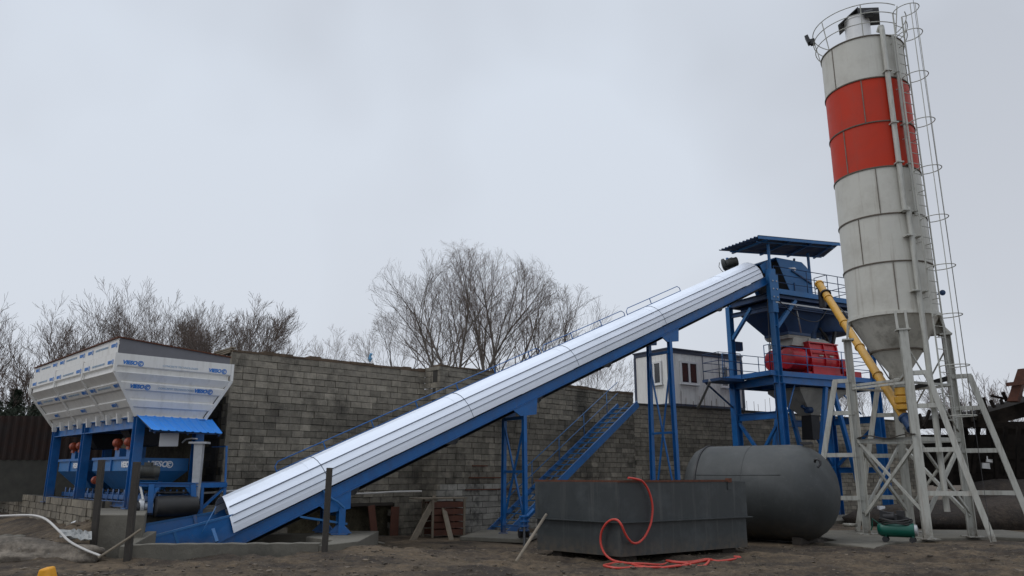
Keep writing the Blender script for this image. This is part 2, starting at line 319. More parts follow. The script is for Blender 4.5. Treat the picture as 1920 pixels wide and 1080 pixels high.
# ------------------------------------------------------------------ plan of the place
WA = at(437, 652, 22.2); D1 = 47.5                                   # long wall, left end and heading
WB = on(798, 692, WA, D1)
WC = V((WB.x, WB.y, 0)) + V((sin(radians(D1 + 90)), cos(radians(D1 + 90)), 0)) * 0.85; D2 = 45
WD = on(1187, 741, WC, D2); D3 = 57
HE, HL = dr(45), dr(-45)                                               # hopper: across / along
H0 = at(225, 633, 19.0)                                                # rim corner nearest the camera
HW = 2.92; HLEN = (on(68, 695, H0, -45) - H0).xy.length
TN = at(1460, 703, 32.0); TN.z = 6.02; EX, EY = dr(62), dr(-28)        # tower near corner, long / short axis
TNG = V((TN.x, TN.y, 0.1)); TLX = (on(1640, 712, TN, 62) - TN).xy.length; TLY = (on(1378, 716, TN, -28) - TN).xy.length
CS = at(415, 1040, 18.9); CE = at(1440, 532, 32.0)                      # conveyor near stringer, lower edge, both ends
SCN = V((12.58, 24.87, 0)); SR = 1.35                                  # silo
def wallside(x, y): # >0 in front (camera side) of the long wall line
    d = dr(46); n = V((d.y, -d.x, 0)); return (V((x, y, 0)) - WA).dot(n)
# ------------------------------------------------------------------ ground
lowA = gz(170, 970, 0.95); lowD = dr(-41)
def sstep(a, b, x): t = max(0, min(1, (x - a) / (b - a))); return t * t * (3 - 2 * t)
def zt(x, y):
    z = 0.08 + 0.05 * mnoise.noise(V((x * 0.35, y * 0.35, 0))) + 0.03 * mnoise.noise(V((x * 1.3, y * 1.3, 3)))
    n = V((lowD.y, -lowD.x, 0)) * -1; s = (V((x, y, 0)) - lowA).dot(n)     # distance in front of the low block wall
    if n.y > 0: s = -s
    z += 0.26 * sstep(21.5, 18.5, y) * sstep(1.5, -3.5, x)
    rise = 1 - sstep(0.0, 2.6, s); side = sstep(8.6, 9.6, -x)
    z += 0.55 * rise * side * (1 + 0.25 * mnoise.noise(V((x, y, 7))))
    if -8.6 < x < -4.6 and 16.9 < y < 20.9:                                # pit for the conveyor tail
        z -= 0.75 * sstep(16.9, 17.2, y) * (1 - sstep(20.5, 20.9, y)) * (1 - sstep(-4.9, -4.6, x)) * sstep(-8.6, -8.3, x)
    k_ = sstep(23, 19, y)
    ru = (x * 0.35 + y) ; z += k_ * 0.09 * sin(ru * 5.2 + 1.3 * mnoise.noise(V((x * .5, y * .5, 8)))) * max(0, mnoise.noise(V((x * .25, y * .8, 12))) + .15)
    z += k_ * (0.07 * mnoise.noise(V((x * 1.4, y * 2.2, 5))) + 0.045 * mnoise.noise(V((x * 4, y * 6, 1))) + 0.02 * abs(mnoise.noise(V((x * 9, y * 9, 4)))))
    z += 0.10 * sstep(7.5, 11, x) * sstep(23.0, 21.5, y) * sstep(16, 20, y) * (1 + 0.6 * mnoise.noise(V((x * 0.9, y * 0.9, 2))))
    return z
def axis(segs):
    o = []
    for a, b, s in segs:
        n = int(round((b - a) / s)); o += [a + (b - a) * i / n for i in range(n)]
    return o + [segs[-1][1]]
xs = axis([(-1500, -100, 200), (-100, -20, 5), (-20, -13, 0.35), (-13, 17, 0.085), (17, 30, 0.4), (30, 100, 5), (100, 1500, 200)])
ys = axis([(-60, 0, 10), (0, 10, 1), (10, 12.5, 0.3), (12.5, 22, 0.08), (22, 36, 0.3), (36, 60, 1.5), (60, 160, 10), (160, 3000, 250)])
m = M()
for y in ys: m.v += [V((x, y, zt(x, y))) for x in xs]
nx = len(xs)
for j in range(len(ys) - 1):
    for i in range(nx - 1): m.face([j * nx + i, j * nx + i + 1, (j + 1) * nx + i + 1, (j + 1) * nx + i], True)
struct(m.build('ground', SOIL))
# upper terrace held back by the block walls
m = M()
b1, b2 = dr(D1), dr(D3)
W3E = on(1690, 790, WD, D3)
back = dr(-43)
q = [WA + back * 0.35, WB + back * 0.35, WD + back * 0.5, W3E + back * 0.4, W3E + dr(0) * 60, WA + dr(-40) * 70, WA + back * 6 + dr(-70) * 1.0]
q = [V((p.x, p.y, 0)) for p in q]
m.prism(q, (0, 0, 4.75))
struct(m.build('terrain', SOIL2))
# ------------------------------------------------------------------ block walls
rnd = random.Random(5)
def coursetone(dt):      # weathering by distance below the wall top: flush mortared courses, pale ones, a sooty band, mixed ones
    if dt < 0.62: return 0.50, 0.10, 0.004
    if dt < 1.45: return 0.66, 0.17, 0.012
    if dt < 2.35: return 0.20, 0.16, 0.010
    return 0.50, 0.25, 0.012
def blockwall(m, mb, P, ang, length, z0, z1, row=0.2, bl=0.4, thick=0.4, rough=0.018, top=0, hole=None, back=True):
    d = dr(ang); n = V((d.y, -d.x, 0)); r = 0; z = z0
    while z < z1 - 0.05:
        h = min(row, z1 - z); s = -rnd.random() * bl if r % 2 else -rnd.random() * 0.1 * bl; s -= (r % 2) * bl * 0.25
        band = 0.25 if (z1 - z > 1.35 and z1 - z < 2.5) else 0.0
        mean_, sd_, gp_ = coursetone(z1 - z - h / 2 + 0.25 * mnoise.noise(V((z * .7, P.x, 0)))) if z1 > 3 else (.5, .24, .012)
        while s < length:
            L = bl * rnd.uniform(0.88, 1.08); a = max(0, s); b = min(length, s + L - gp_)
            if b - a > 0.04 and not (hole and hole(a, b, z, z + h)):
                o = rnd.uniform(-rough, rough); m.cur = max(0, min(1, rnd.gauss(mean_, sd_))); j = rnd.uniform(0, 0.01)
                if rnd.random() < 0.02: m.cur = 1.0
                m.abox(V((P.x, P.y, z + j)) + d * a + n * (o - 0.12), d, n, Z, b - a, 0.12, h - 0.012 - j)
            s += L
        z += row; r += 1
    if back:
        if hole is None: mb.abox(V((P.x, P.y, z0)) + d * 0.01 - n * thick, d, n, Z, length - 0.02, thick - 0.03, z1 - z0 - 0.02)
        return
def capmortar(m, P, ang, length, z, thick=0.4, h=0.1):
    d = dr(ang); n = V((d.y, -d.x, 0)); s = 0
    while s < length:
        L = min(rnd.uniform(0.25, 0.7), length - s); hh = h * rnd.uniform(0.5, 1.3)
        m.abox(V((P.x, P.y, z)) + d * s - n * (thick - 0.02) + n * rnd.uniform(-0.01, 0.015), d, n, Z, L, thick, hh); s += L
len1 = (WB - WA).xy.length
t = thing('block_wall', (WA.x, WA.y, 0), 'tall grey concrete block wall with brown mortar top beside the white aggregate bin', 'wall')
m = M(); mb = M()
P = V((WA.x, WA.y, 0)); P0 = P
ho = [(2.3, 3.1, 0.15, 1.0), (3.55, 4.4, 0.15, 1.0), (4.75, 5.6, 0.15, 1.05)]
def hole(a, b, z, zz): return any(b > h[0] and a < h[1] and z < h[3] and zz > h[2] for h in ho)
blockwall(m, mb, P, D1, len1, -0.3, 5.5, hole=hole)
d = dr(D1); n = V((d.y, -d.x, 0))
mb.abox(P + Z * 1.06 - n * 0.4 + d * 0.01, d, n, Z, len1 - 0.02, 0.37, 4.42)
mb.abox(P - Z * 0.3 - n * 0.8 + d * 0.01, d, n, Z, len1 - 0.02, 0.3, 1.35)
blockwall(m, mb, P - n * 0.4 - d * 0.0, D1 - 90 + 180, 0.4, 1.0, 5.5, back=False)   # left return
m.build('blockwork', BLOCK, t); mb.build('mortar', MORTAR, t)
mc = M(); capmortar(mc, P, D1, len1, 5.49); mc.build('cap', CAP, t)
m = M(); m.beam(P + d * 2.2 + n * 0.03 + Z * 1.08, P + d * 5.7 + n * 0.03 + Z * 1.08, 0.12, 0.1); m.build('lintel', WOODD, t)
# return wall end seen from the left
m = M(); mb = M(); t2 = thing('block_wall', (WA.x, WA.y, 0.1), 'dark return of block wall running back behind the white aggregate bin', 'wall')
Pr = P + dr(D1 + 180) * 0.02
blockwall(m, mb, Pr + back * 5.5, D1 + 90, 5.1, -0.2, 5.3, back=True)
m.build('blockwork', SHADEDAMP, t2); mb.build('mortar', SHADEDAMP, t2)
# second wall
len2 = (WD - WC).xy.length
t = thing('block_wall', (WC.x, WC.y, 0), 'middle concrete block wall behind the conveyor, pale limewash patches at its foot', 'wall')
m = M(); mb = M(); P = V((WC.x, WC.y, 0)); d2 = dr(D2); n2 = V((d2.y, -d2.x, 0))
blockwall(m, mb, P, D2, 2.6, 1.7, 5.64)
blockwall(m, mb, P + d2 * 2.6, D2, len2 - 2.6, 1.7, 5.42)
blockwall(m, mb, P - n2 * 0.85, D2 + 90, 0.85, -0.3, 5.64, back=False)
mp2 = M(); blockwall(mp2, mb, P, D2, len2, -0.3, 1.7)
m.build('blockwork', BLOCK, t); mp2.build('limewashed_blocks', PALEB, t); mb.build('mortar', MORTAR, t)
mc = M(); capmortar(mc, P, D2, 2.6, 5.63, h=.05); capmortar(mc, P + d2 * 2.6, D2, len2 - 2.6, 5.41); mc.build('cap', CAP, t)
m = M()
for k in range(3): m.beam(P + d2 * (1.2 + 0.15 * k) + n2 * 0.05 + Z * (1.5 + 0.4 * k), P + d2 * (3.6 - 0.7 * k) + n2 * 0.05 + Z * (1.5 + 0.4 * k), 0.05, 0.04)
build_each(m, 'rusty_bar', RUST, t)
# third wall under the cabin
len3 = (W3E - WD).xy.length + 1.0
t = thing('block_wall', (WD.x, WD.y, 0), 'long dark retaining wall under the white site cabin, running behind the blue tower', 'wall')
m = M(); mb = M(); P = V((WD.x, WD.y, 0)); d3 = dr(D3); n3 = V((d3.y, -d3.x, 0))
blockwall(m, mb, P, D3, len3, -0.2, 5.0)
m.build('blockwork', BLOCK, t); mb.build('mortar', MORTAR, t)
m = M(); m.abox(P - n3 * 0.42 + Z * 5.0, d3, n3, Z, len3, 0.46, 0.07); m.build('cap', MORTAR, t)
m = M()
for k in range(22): 
    s = 2.5 + k * 0.42 + rnd.uniform(-0.1, 0.1); m.tube(P + d3 * s - n3 * 0.1 + Z * 4.9, P + d3 * (s + rnd.uniform(-0.05, 0.05)) - n3 * 0.1 + Z * (5.3 + rnd.uniform(0, 0.55)), 0.01, n=4)
build_each(m, 'rebar', RUST, t)
# low block wall by the hopper
t = thing('low_block_wall', lowA, 'low two-course pale block wall in front of the blue hopper posts', 'wall')
m = M(); mb = M(); Lw = lowA + lowD * 16; Pb = V((Lw.x, Lw.y, 0))
blockwall(m, mb, Pb, 139, 16.0, 0.55, 1.36, bl=0.38, thick=0.3)
blockwall(m, mb, V((lowA.x, lowA.y, 0)) - V((lowD.y, -lowD.x, 0)) * 0.0, 47, 0.55, 0.55, 1.36, bl=0.36, thick=0.2, back=False)
cc = at(83, 940, 21.5)
m.build('blockwork', GREYB, t); mb.build('mortar', MORTAR, t)
m = M(); c = on(83, 925, lowA, -41); m.box(V((c.x, c.y, 1.46)) + HE * .14, lowD * 0.2, HE * 0.12, Z * 0.1)
single(m, 'concrete_block', GREYB, 'single loose grey block lying on the low wall near the far hopper post', 'block')
# ------------------------------------------------------------------ concrete pad, pit walls, slabs
def HP(a, b, z): return V((H0.x, H0.y, 0)) + HE * a + HL * b + Z * z
m = M()
pn = gz(186, 965, 1.17); pr = gz(272, 965, 1.17)
poly = [V((pn.x, pn.y, 0.0)), V((pr.x, pr.y, 0.0)), HP(1.0, -0.35, 0.0), HP(3.6, -0.35, 0), HP(3.6, 8.2, 0), HP(1.05, 8.2, 0), HP(0.65, 2.3, 0)]
m.prism(poly, (0, 0, 1.17))
m.abox(V((gz(172, 965, 1.0).x, gz(172, 965, 1.0).y, 0.2)), (pr - pn).normalized(), V((0, 1, 0)), Z, 0.12, 1.4, 0.85)
single(m, 'concrete_pad', CONC, 'raised mossy concrete pad carrying the white aggregate bin', 'foundation', bevel=0.02)
m = M()
q0 = gz(243, 1021, 0.62); q1 = gz(598, 1018, 0.55); q2 = gz(690, 1004, 0.5)
loops = []
for k in range(25):
    a = q0.lerp(q1, k / 24); o = V((0, rnd.uniform(-0.012, 0.012), rnd.uniform(-0.012, 0.008)))
    loops.append([V((a.x, a.y, -.2)), a + o, V((a.x, a.y + .25, a.z)) + o, V((a.x, a.y + .25, -.2))])
m.loft(loops)
m.hexa([V((q0.x - 0.22, q0.y + 0.05, -0.2)), V((q0.x - 0.005, q0.y + 0.05, -0.2)), V((q0.x - 0.005, 17.6, -0.2)), V((q0.x - 0.22, 17.6, -0.2)), V((q0.x - 0.22, q0.y + 0.05, 0.58)), V((q0.x - 0.005, q0.y + 0.05, 0.58)), V((q0.x - 0.005, 17.6, 0.8)), V((q0.x - 0.22, 17.6, 0.8))])
m.prism([V((q1.x + 0.005, q1.y, -0.2)), V((q2.x - 0.35, q1.y + 0.25, -0.2)), V((q2.x + 0.1, q1.y + 1.1, -0.2)), V((q2.x, q2.y + 1.6, -0.2)), V((q1.x - 0.9, 22.2, -0.2)), V((q1.x - 0.9, 20.0, -0.2)), V((q1.x + 0.005, 19.0, -0.2))], (0, 0, 0.7))
m.prism([V((-7.4, 20.9, -0.3)), V((q1.x - 0.91, 20.9, -0.3)), V((q1.x - 0.91, 21.2, -0.3)), V((-7.4, 21.2, -0.3))], (0, 0, 0.8))
single(m, 'concrete_kerb', CONC, 'low rough concrete kerb round the pit at the foot of the conveyor', 'kerb', bevel=0.015)
m = M(); a = gz(862, 1014, 0.1); b = gz(985, 1019, 0.1)
m.prism([a, b, b + V((0.5, 2.2, 0)), a + V((0.6, 3.2, 0))], (0, 0, 0.12))
single(m, 'concrete_slab', CONC, 'low concrete slab under the middle conveyor support against the block wall', 'slab', bevel=0.02)
m = M(); 
pts = [gz(1545, 1028, 0.0), gz(1640, 1040, 0.0), gz(1665, 1031, 0.0), gz(1760, 1020, 0.0), gz(1860, 1017, 0.0), V((16.6, 22.6, 0)), V((16.8, 27.5, 0)), V((9.6, 27.2, 0)), V((9.35, 23.2, 0))]
m.prism(pts, (0, 0, 0.17)); single(m, 'concrete_slab', CONC, 'pale concrete slab under the legs of the tall silo', 'slab', bevel=0.03)
m = M()
m.prism([TNG + EX * -1 + EY * -0.8 - Z * .1, TNG + EX * 7 + EY * -0.8 - Z * .1, TNG + EX * 7 + EY * 3.4 - Z * .1, TNG + EX * -1 + EY * 3.4 - Z * .1], (0, 0, 0.2)); single(m, 'concrete_slab', CONC, 'concrete slab under the blue mixer tower behind the round tank', 'slab')
# lump of old concrete, rubble
def lump(name, c, sx_, sy_, sz_, mat_, label, cat, seed, **k):
    import bmesh
    bm = bmesh.new(); bmesh.ops.create_icosphere(bm, subdivisions=4, radius=1)
    for v in bm.verts:
        p = v.co; f = 1 + 0.35 * mnoise.noise(p * 1.3 + V((seed, 0, 0))) + 0.12 * mnoise.noise(p * 4 + V((seed, 5, 0))); v.co = V((p.x * sx_, p.y * sy_, max(p.z, -0.3) * sz_)) * f
    me = bpy.data.meshes.new(name); bm.to_mesh(me); bm.free(); me.materials.append(mat_)
    for p in me.polygons: p.use_smooth = True
    o = bpy.data.objects.new(name, me); COL.objects.link(o); o.location = c; tag(o, label, cat, **k); return o
c = at(25, 1035, 16.2); lump('concrete_lump', (c.x, c.y, 0.40), 1.65, 0.45, 0.34, RUB, 'long pale heap of hardened concrete spoil at the bottom left of the yard', 'spoil heap', 1)
lump('concrete_lump', gz(195, 1032, 0.42), 0.42, 0.3, 0.2, RUB, 'small rounded concrete lump at the foot of the leftmost dark post', 'spoil heap', 4)
dh = lump('dirt_heap', V((20.4, 31.8, -.3)), 6.2, 3.4, 1.9, MOUND, 'dark heap of earth behind the right silo legs below the burnt shed', 'earth heap', 31)
rs = random.Random(11)
bm_st = M()
def stone(m, c, r):
    k = [(1, 1, -1), (-1, 1, -1), (-1, -1, -1), (1, -1, -1), (1, 1, 1), (-1, 1, 1), (-1, -1, 1), (1, -1, 1)]
    a = rs.random() * 6; m.hexa([V(c) + V(((x * cos(a) - y * sin(a)) * r * rs.uniform(.5, 1.1), (x * sin(a) + y * cos(a)) * r * rs.uniform(.5, 1.1), z * r * rs.uniform(.25, .6))) for x, y, z in k])
for k in range(3000):
    x = rs.uniform(-11, 14); y = 13.2 + 9 * rs.random() ** 1.5; bm_st.cur = rs.random()
    if -9 < x < -3.8 and y > 16.2: continue
    stone(bm_st, (x, y, zt(x, y)), rs.choice([0.012, 0.015, 0.02, 0.02, 0.03, 0.03, 0.05]))
o = bm_st.build('gravel', mat('loose_stones', (0.105, 0.083, 0.06), 0.9, var=0.3, shade=0.7)); tag(o, 'loose stones and crumbs scattered over the muddy yard', 'gravel', kind='stuff')
m = M()
for k in range(900):
    x = rs.uniform(-11, 14); y = 13.2 + 9 * rs.random(); 
    if (-9 < x < -3.8 and y > 16.2) or mnoise.noise(V((x * .5, y * .5, 0))) < 0.0: continue
    z = zt(x, y)
    for j in range(3):
        a = rs.random() * 6.28; l = rs.uniform(.04, .12); q = V((x + cos(a) * .03, y + sin(a) * .03, z - .01)); b = len(m.v)
        m.v += [q, q + V((.008, 0, 0)), q + V((cos(a) * l, sin(a) * l, l * rs.uniform(.3, 1.2)))]; m.face([b, b + 1, b + 2])
o = m.build('dry_grass', mat('straw', (0.15, 0.125, 0.07), 0.9, var=0.4)); tag(o, 'thin dry grass stubble on the muddy ground', 'grass', kind='stuff')
# ------------------------------------------------------------------ text helper
def text(s, size, M4, mat_, parent, name='lettering', ext=0.004, italic=0.2, boldoff=0.0):
    c = bpy.data.curves.new('t', 'FONT'); c.body = s; c.size = size; c.extrude = ext; c.align_x = 'CENTER'; c.align_y = 'CENTER'; c.shear = italic; c.offset = boldoff
    o = bpy.data.objects.new('t', c); me = bpy.data.meshes.new_from_object(o); bpy.data.objects.remove(o); bpy.data.curves.remove(c)
    o0 = ORG.get(parent.name, V((0, 0, 0))); me.transform(Matrix.Translation(-o0) @ M4); me.materials.clear(); me.materials.append(mat_)
    o = bpy.data.objects.new(name, me); COL.objects.link(o); o.parent = parent; ORG[o.name] = o0; return o
def frameM(c, x, y):   # matrix with text x,y axes
    x = V(x).normalized(); y = V(y).normalized(); z = x.cross(y)
    return Matrix(((x.x, y.x, z.x, c[0]), (x.y, y.y, z.y, c[1]), (x.z, y.z, z.z, c[2]), (0, 0, 0, 1)))
def ringmark(m, c, x, y, r, w=0.3):
    x = V(x).normalized(); y = V(y).normalized(); z = x.cross(y)
    for (ra, rb, a0, a1) in ((r, r * (1 - w), 0, 6.2832), (r * 0.55, r * 0.25, 0.5, 5.2)):
        n = 20; rows = [[V(c) + (x * cos(a0 + (a1 - a0) * i / n) + y * sin(a0 + (a1 - a0) * i / n)) * rr_ + z * 0.004 for i in range(n + 1)] for rr_ in (ra, rb)]
        m.sheet(rows)
# ------------------------------------------------------------------ aggregate bin
t = thing('aggregate_bin', HP(1.4, 3.6, 1.17), 'long white ribbed aggregate storage bin with blue lettering on blue posts', 'aggregate bin')
LN = HLEN + 0.15
zr, zf, zb, z0 = 5.34, 4.95, 4.48, 3.45
ia, ib = 0.72, 0.3    # insets of the bottom
ra_ = HW - 0.55
def ringpts(zz, g=0.0):
    if zz >= zb: a0, a1, b0, b1 = 0, HW, 0, LN
    else:
        k = (zb - zz) / (zb - z0); a0, a1, b0, b1 = ia * k, HW - 0.5 * k, ib * k, LN - ib * k
    return [HP(a0 - g, b0 - g, zz), HP(a1 + g, b0 - g, zz), HP(a1 + g, b1 + g, zz), HP(a0 - g, b1 + g, zz)]
# side walls, corrugated as horizontal folds, each side its own panel
levels = [4.95, 4.80, 4.79, 4.66, 4.62, 4.5, 4.48, 4.28, 4.24, 4.09, 4.07, 3.87, 3.83, 3.68, 3.66, 3.48, 3.45]
outs =   [0.06, 0.06, 0.06, 0.06, 0.0, 0.0, 0.06, 0.0, 0.06, 0.06, 0.0, 0.0, 0.06, 0.06, 0.0, 0.0, 0.05]
names = ('end_panel', 'back_panel', 'end_panel', 'side_panel')
for sd in range(4):
    m = M(); rows = []
    for zz, g in zip(levels, outs):
        p = ringpts(zz, g - 0.02); rows.append([p[sd], p[(sd + 1) % 4]])
    m.sheet(rows); m.build(names[sd], WHITE, t, solid=0.01)
m = M(); m.prism([HP(0.1, 0.1, 4.4), HP(HW - .1, 0.1, 4.4), HP(HW - .1, LN - .1, 4.4), HP(0.1, LN - .1, 4.4)], (0, 0, 0.3)); m.build('aggregate', SOIL, t)
# corner trims and bay dividers (white)
m = M()
for cidx in range(4):
    p = [ringpts(zz, 0.045)[cidx] for zz in (4.95, 4.48, 3.45)]
    for a, b in zip(p[:-1], p[1:]): m.beam(a, b, 0.07, 0.07, up=HE)
for b in (LN / 3, 2 * LN / 3):
    for (za, zb_) in ((4.98, 4.48), (4.48, 3.45)):
        k1 = max(0, (zb - za) / (zb - z0)); k2 = (zb - zb_) / (zb - z0)
        m.beam(HP(ia * k1 - .035, b, za), HP(ia * k2 - .035, b, zb_), 0.05, 0.06, up=HL)
build_each(m, 'corner_trim', WHITE, t)
m = M()   # small white feet below the side panel
for i in range(9):
    b = 0.5 + i * (LN - 1.0) / 8
    m.hexa([HP(ia - .12, b - .05, 3.30), HP(ia - .12, b + .05, 3.30), HP(ia - .02, b + .05, 3.30), HP(ia - .02, b - .05, 3.30), HP(ia - .16, b - .03, 3.56), HP(ia - .16, b + .03, 3.56), HP(ia + .02, b + .03, 3.56), HP(ia + .02, b - .03, 3.56)])
build_each(m, 'bracket', WHITE, t)
# rubber rim : tapering on the end, thin along the side
m = M()
m.prism([HP(0.02, 0.01, 4.94), HP(HW - .02, 0.01, 4.94), HP(HW - .02, 0.01, 5.13), HP(0.02, 0.01, zr)], HL * 0.03)
m.prism([HP(0.0, 0.05, 4.94), HP(0.0, LN, 4.94), HP(0.0, LN, 5.05), HP(0.0, 0.05, 5.08)], HE * 0.03)
m.build('rim_plate', GREYRIM, t)
m = M(); m.sheet([[HP(0.0, 0.03, zr - .005), HP(0.0, LN, 5.27)], [HP(0.0, 0.03, 4.97), HP(0.0, LN, 4.97)]]); m.build('upper_side_band', WHITE, t, solid=0.012)
m = M(); m.beam(HP(-0.02, 0, zr + .01), HP(HW, 0, 5.15), 0.06, 0.03); m.beam(HP(-0.02, 0, zr + .01), HP(-0.02, LN, 5.29), 0.06, 0.03); m.build('rim_edge', RUST, t)
# lettering
endx = HE; ex_ = HL
for (zz, g, a1, a2, sz) in ((4.74, 0.06, 0.36, 2.55, 0.13), (4.17, 0.05, 0.62, 2.25, 0.13)):
    k = max(0, (zb - zz) / (zb - z0)); y = Z if zz > zb else (Z + HL * (-ib / (zb - z0)) * 1.0)
    bpos = ib * k - 0.047
    for a in (a1, a2):
        c = HP(a, bpos, zz - .01); text('VIESO', sz, frameM(c - HE * 0.07, HE, y), BTXT, t, boldoff=0.007)
        m = M(); ringmark(m, c + HE * 0.19 - HL * 0.003, HE, y, 0.072); m.build('logo', BTXT, t)
    text('CONCRETE TECHNOLOGIES', sz * 0.55, frameM(HP((a1 + a2) / 2 + .1, bpos, zz - .01), HE, y), BTXT2, t)
for (zz, g) in ((5.17, -0.01), (4.74, 0.06), (4.17, 0.05), (3.75, 0.05)):
    k = max(0, (zb - zz) / (zb - z0)); y = Z if zz > zb else (Z - HE * (ia / (zb - z0)))
    apos = ia * k - (0.047 if zz < 5 else 0.008)
    for i in range(3):
        for f in ((0.14, 0.86) if zz > 3.8 else (0.5,)):
            c = HP(apos, LN * (i + f) / 3, zz); text('VIESO', 0.11, frameM(c + HL * 0.05, -HL, y), BTXT, t, boldoff=0.006)
            m = M(); ringmark(m, c - HL * 0.20 - HE * 0.003, -HL, y, 0.065); m.build('logo', BTXT, t)
        if zz > 3.8: text('CONCRETE TECHNOLOGIES', 0.075, frameM(HP(apos, LN * (i + .5) / 3, zz), -HL, y), BTXT2, t)
# posts and top beams
pa = (0.78, HW - 0.6); pb = (0.25, 4.25, LN - 0.35)
for b in pb:
    for a in pa:
        m = M(); m.ibeam(HP(a, b, 1.17), HP(a, b, 3.42), 0.22, 0.24, 0.02, up=HL); m.abox(HP(a - .16, b - .16, 1.175), HE, HL, Z, .32, .32, .03); m.build('post', BLUE, t)
m = M()
for a in pa: m.ibeam(HP(a, pb[0] + .13, 3.29), HP(a, pb[2] - .13, 3.29), 0.2, 0.30)
for b in pb: m.ibeam(HP(pa[0] + .13, b, 3.3), HP(pa[1] - .13, b, 3.3), 0.16, 0.24)
for a in pa: m.ibeam(HP(a, pb[0] + .13, 1.28), HP(a, pb[2] - .13, 1.28), 0.12, 0.14)
build_each(m, 'beam', BLUE, t)
# discharge gates with vibrators
for i, b in enumerate((1.15, 2.0, 5.1, 5.75) if True else ()):
    m = M(); m.loft([[HP(1.0, b - .3, 3.2), HP(2.0, b - .3, 3.2), HP(2.0, b + .3, 3.2), HP(1.0, b + .3, 3.2)], [HP(1.3, b - .2, 2.75), HP(1.8, b - .2, 2.75), HP(1.8, b + .2, 2.75), HP(1.3, b + .2, 2.75)]]); m.build('discharge_gate', DARK, t)
    m = M(); m.abox(HP(0.92, b - .17, 2.42), HE, HL, Z, .2, .34, .26); m.build('gate_cylinder_box', BLUE, t)
    m = M(); m.lathe(HP(0.9, b - .13, 2.83), [(0.05, 0), (0.11, .03), (0.12, .1), (0.12, .18), (0.09, .24), (.03, .27)], 12, ax=HL); m.abox(HP(0.87, b - .09, 2.64), HE, HL, Z, .09, .18, .12); m.build('vibrator', ORANGE, t)
# two weighing hoppers under the bin
for (b0, b1) in ((0.55, 3.6), (4.55, 6.75)):
    m = M(); m.loft([[HP(.85, b0, 2.42), HP(2.25, b0, 2.42), HP(2.25, b1, 2.42), HP(.85, b1, 2.42)], [HP(.85, b0, 2.1), HP(2.25, b0, 2.1), HP(2.25, b1, 2.1), HP(.85, b1, 2.1)], [HP(1.3, b0 + .4, 1.62), HP(1.8, b0 + .4, 1.62), HP(1.8, b1 - .4, 1.62), HP(1.3, b1 - .4, 1.62)]], capa=False)
    wh = m.build('weigh_hopper', BLUED, t, solid=0.012)
    m = M(); m.beam(HP(.83, b0 - .02, 2.42), HP(.83, b1 + .02, 2.42), .05, .07); m.beam(HP(.83, (b0 + b1) / 2, 2.4), HP(.83, (b0 + b1) / 2, 2.1), .05, .06, up=HL); m.build('stiffener', BLUE, wh)
    text('VIESO', 0.2, frameM(HP(.835, b0 + .55, 2.25), -HL, Z), WTXT, wh, boldoff=.008)
m = M(); m.lathe(HP(0.8, 3.0, 1.85), [(0.02, 0), (0.1, .02), (0.11, .12), (.06, .2), (.02, .21)], 12, ax=HL); m.build('vibrator', ORANGE, t)
text('VIESO', 0.2, frameM(HP(1.45, 0.545, 2.26), HE, Z), WTXT, wh, boldoff=.008)
m = M(); ringmark(m, HP(1.76, .54, 2.26), HE, Z, .09); m.build('logo', WTXT, t)
# belt under the hoppers
m = M()
for a in (1.15, 1.95): m.beam(HP(a, -0.75, 1.42), HP(a, LN - .4, 1.42), .06, .12)
for i in range(18):
    b = -0.4 + i * .42
    for a in (1.12, 1.98): m.tube(HP(a, b, 1.18), HP(a, b, 1.62), .025, n=6)
    m.tube(HP(1.2, b, 1.5), HP(1.9, b, 1.5), .04, n=8)
m.build('belt_frame', BLUE, t)
m = M(); m.abox(HP(1.2, -0.75, 1.56), HE, HL, Z, .72, LN + .1, .02); m.build('belt', RUBBER, t)
# ---- feeder head that sticks out of the bin end
f = thing('feeder_belt_head', HP(1.55, -1.0, 1.02), 'black belt drum in a blue frame with motor at the end of the aggregate bin', 'belt feeder')
def FH(px, py, dy=0.0): return at(px, py, 19.15 + dy)
m = M(); m.lathe(FH(290, 950), [(0.18, 0), (.24, .01), (.245, .2), (.25, .5), (.245, .78), (.24, .97), (.18, .98)], 28, ax=(FH(358, 948, .55) - FH(290, 950))); m.build('drum', RUBBER, f)
g0, g1 = FH(262, 908), FH(371, 909, .6); gd = (g1 - g0).normalized()
m = M(); m.ibeam(g0, g1, .14, .1)
m.beam(FH(284, 908), FH(281, 962), .1, .12, up=gd); m.beam(FH(362, 908, .5), FH(365, 965, .55), .1, .12, up=gd)
m.hexa([FH(284, 914), FH(300, 914), FH(287, 930), FH(284, 940), FH(284, 914, .1), FH(300, 914, .1), FH(287, 930, .1), FH(284, 940, .1)])
m.hexa([FH(347, 914, .4), FH(362, 914, .5), FH(362, 940, .5), FH(358, 928, .5), FH(347, 914, .5), FH(362, 914, .6), FH(362, 940, .6), FH(358, 928, .6)])
m.beam(FH(282, 962), FH(300, 905, 1.6), .1, .1); m.beam(FH(365, 962, .55), FH(375, 915, 2.1), .1, .1)
m.beam(FH(365, 966, .5), FH(368, 985, .5), .08, .08, up=gd)
m.build('frame', BLUE, f)
m = M(); m.hexa([FH(261, 912, -.03), FH(265, 912, -.03), FH(271, 940, -.03), FH(267, 942, -.03), FH(261, 912, .3), FH(265, 912, .3), FH(271, 940, .3), FH(267, 942, .3)]); m.build('belt_guard', WHITE, f)
m = M(); c = FH(258, 950, -.05); m.lathe(c, [(.05, 0), (.17, .02), (.19, .06), (.19, .13), (.1, .16), (.1, .34)], 16, ax=gd); m.build('gearbox', GALV, f)
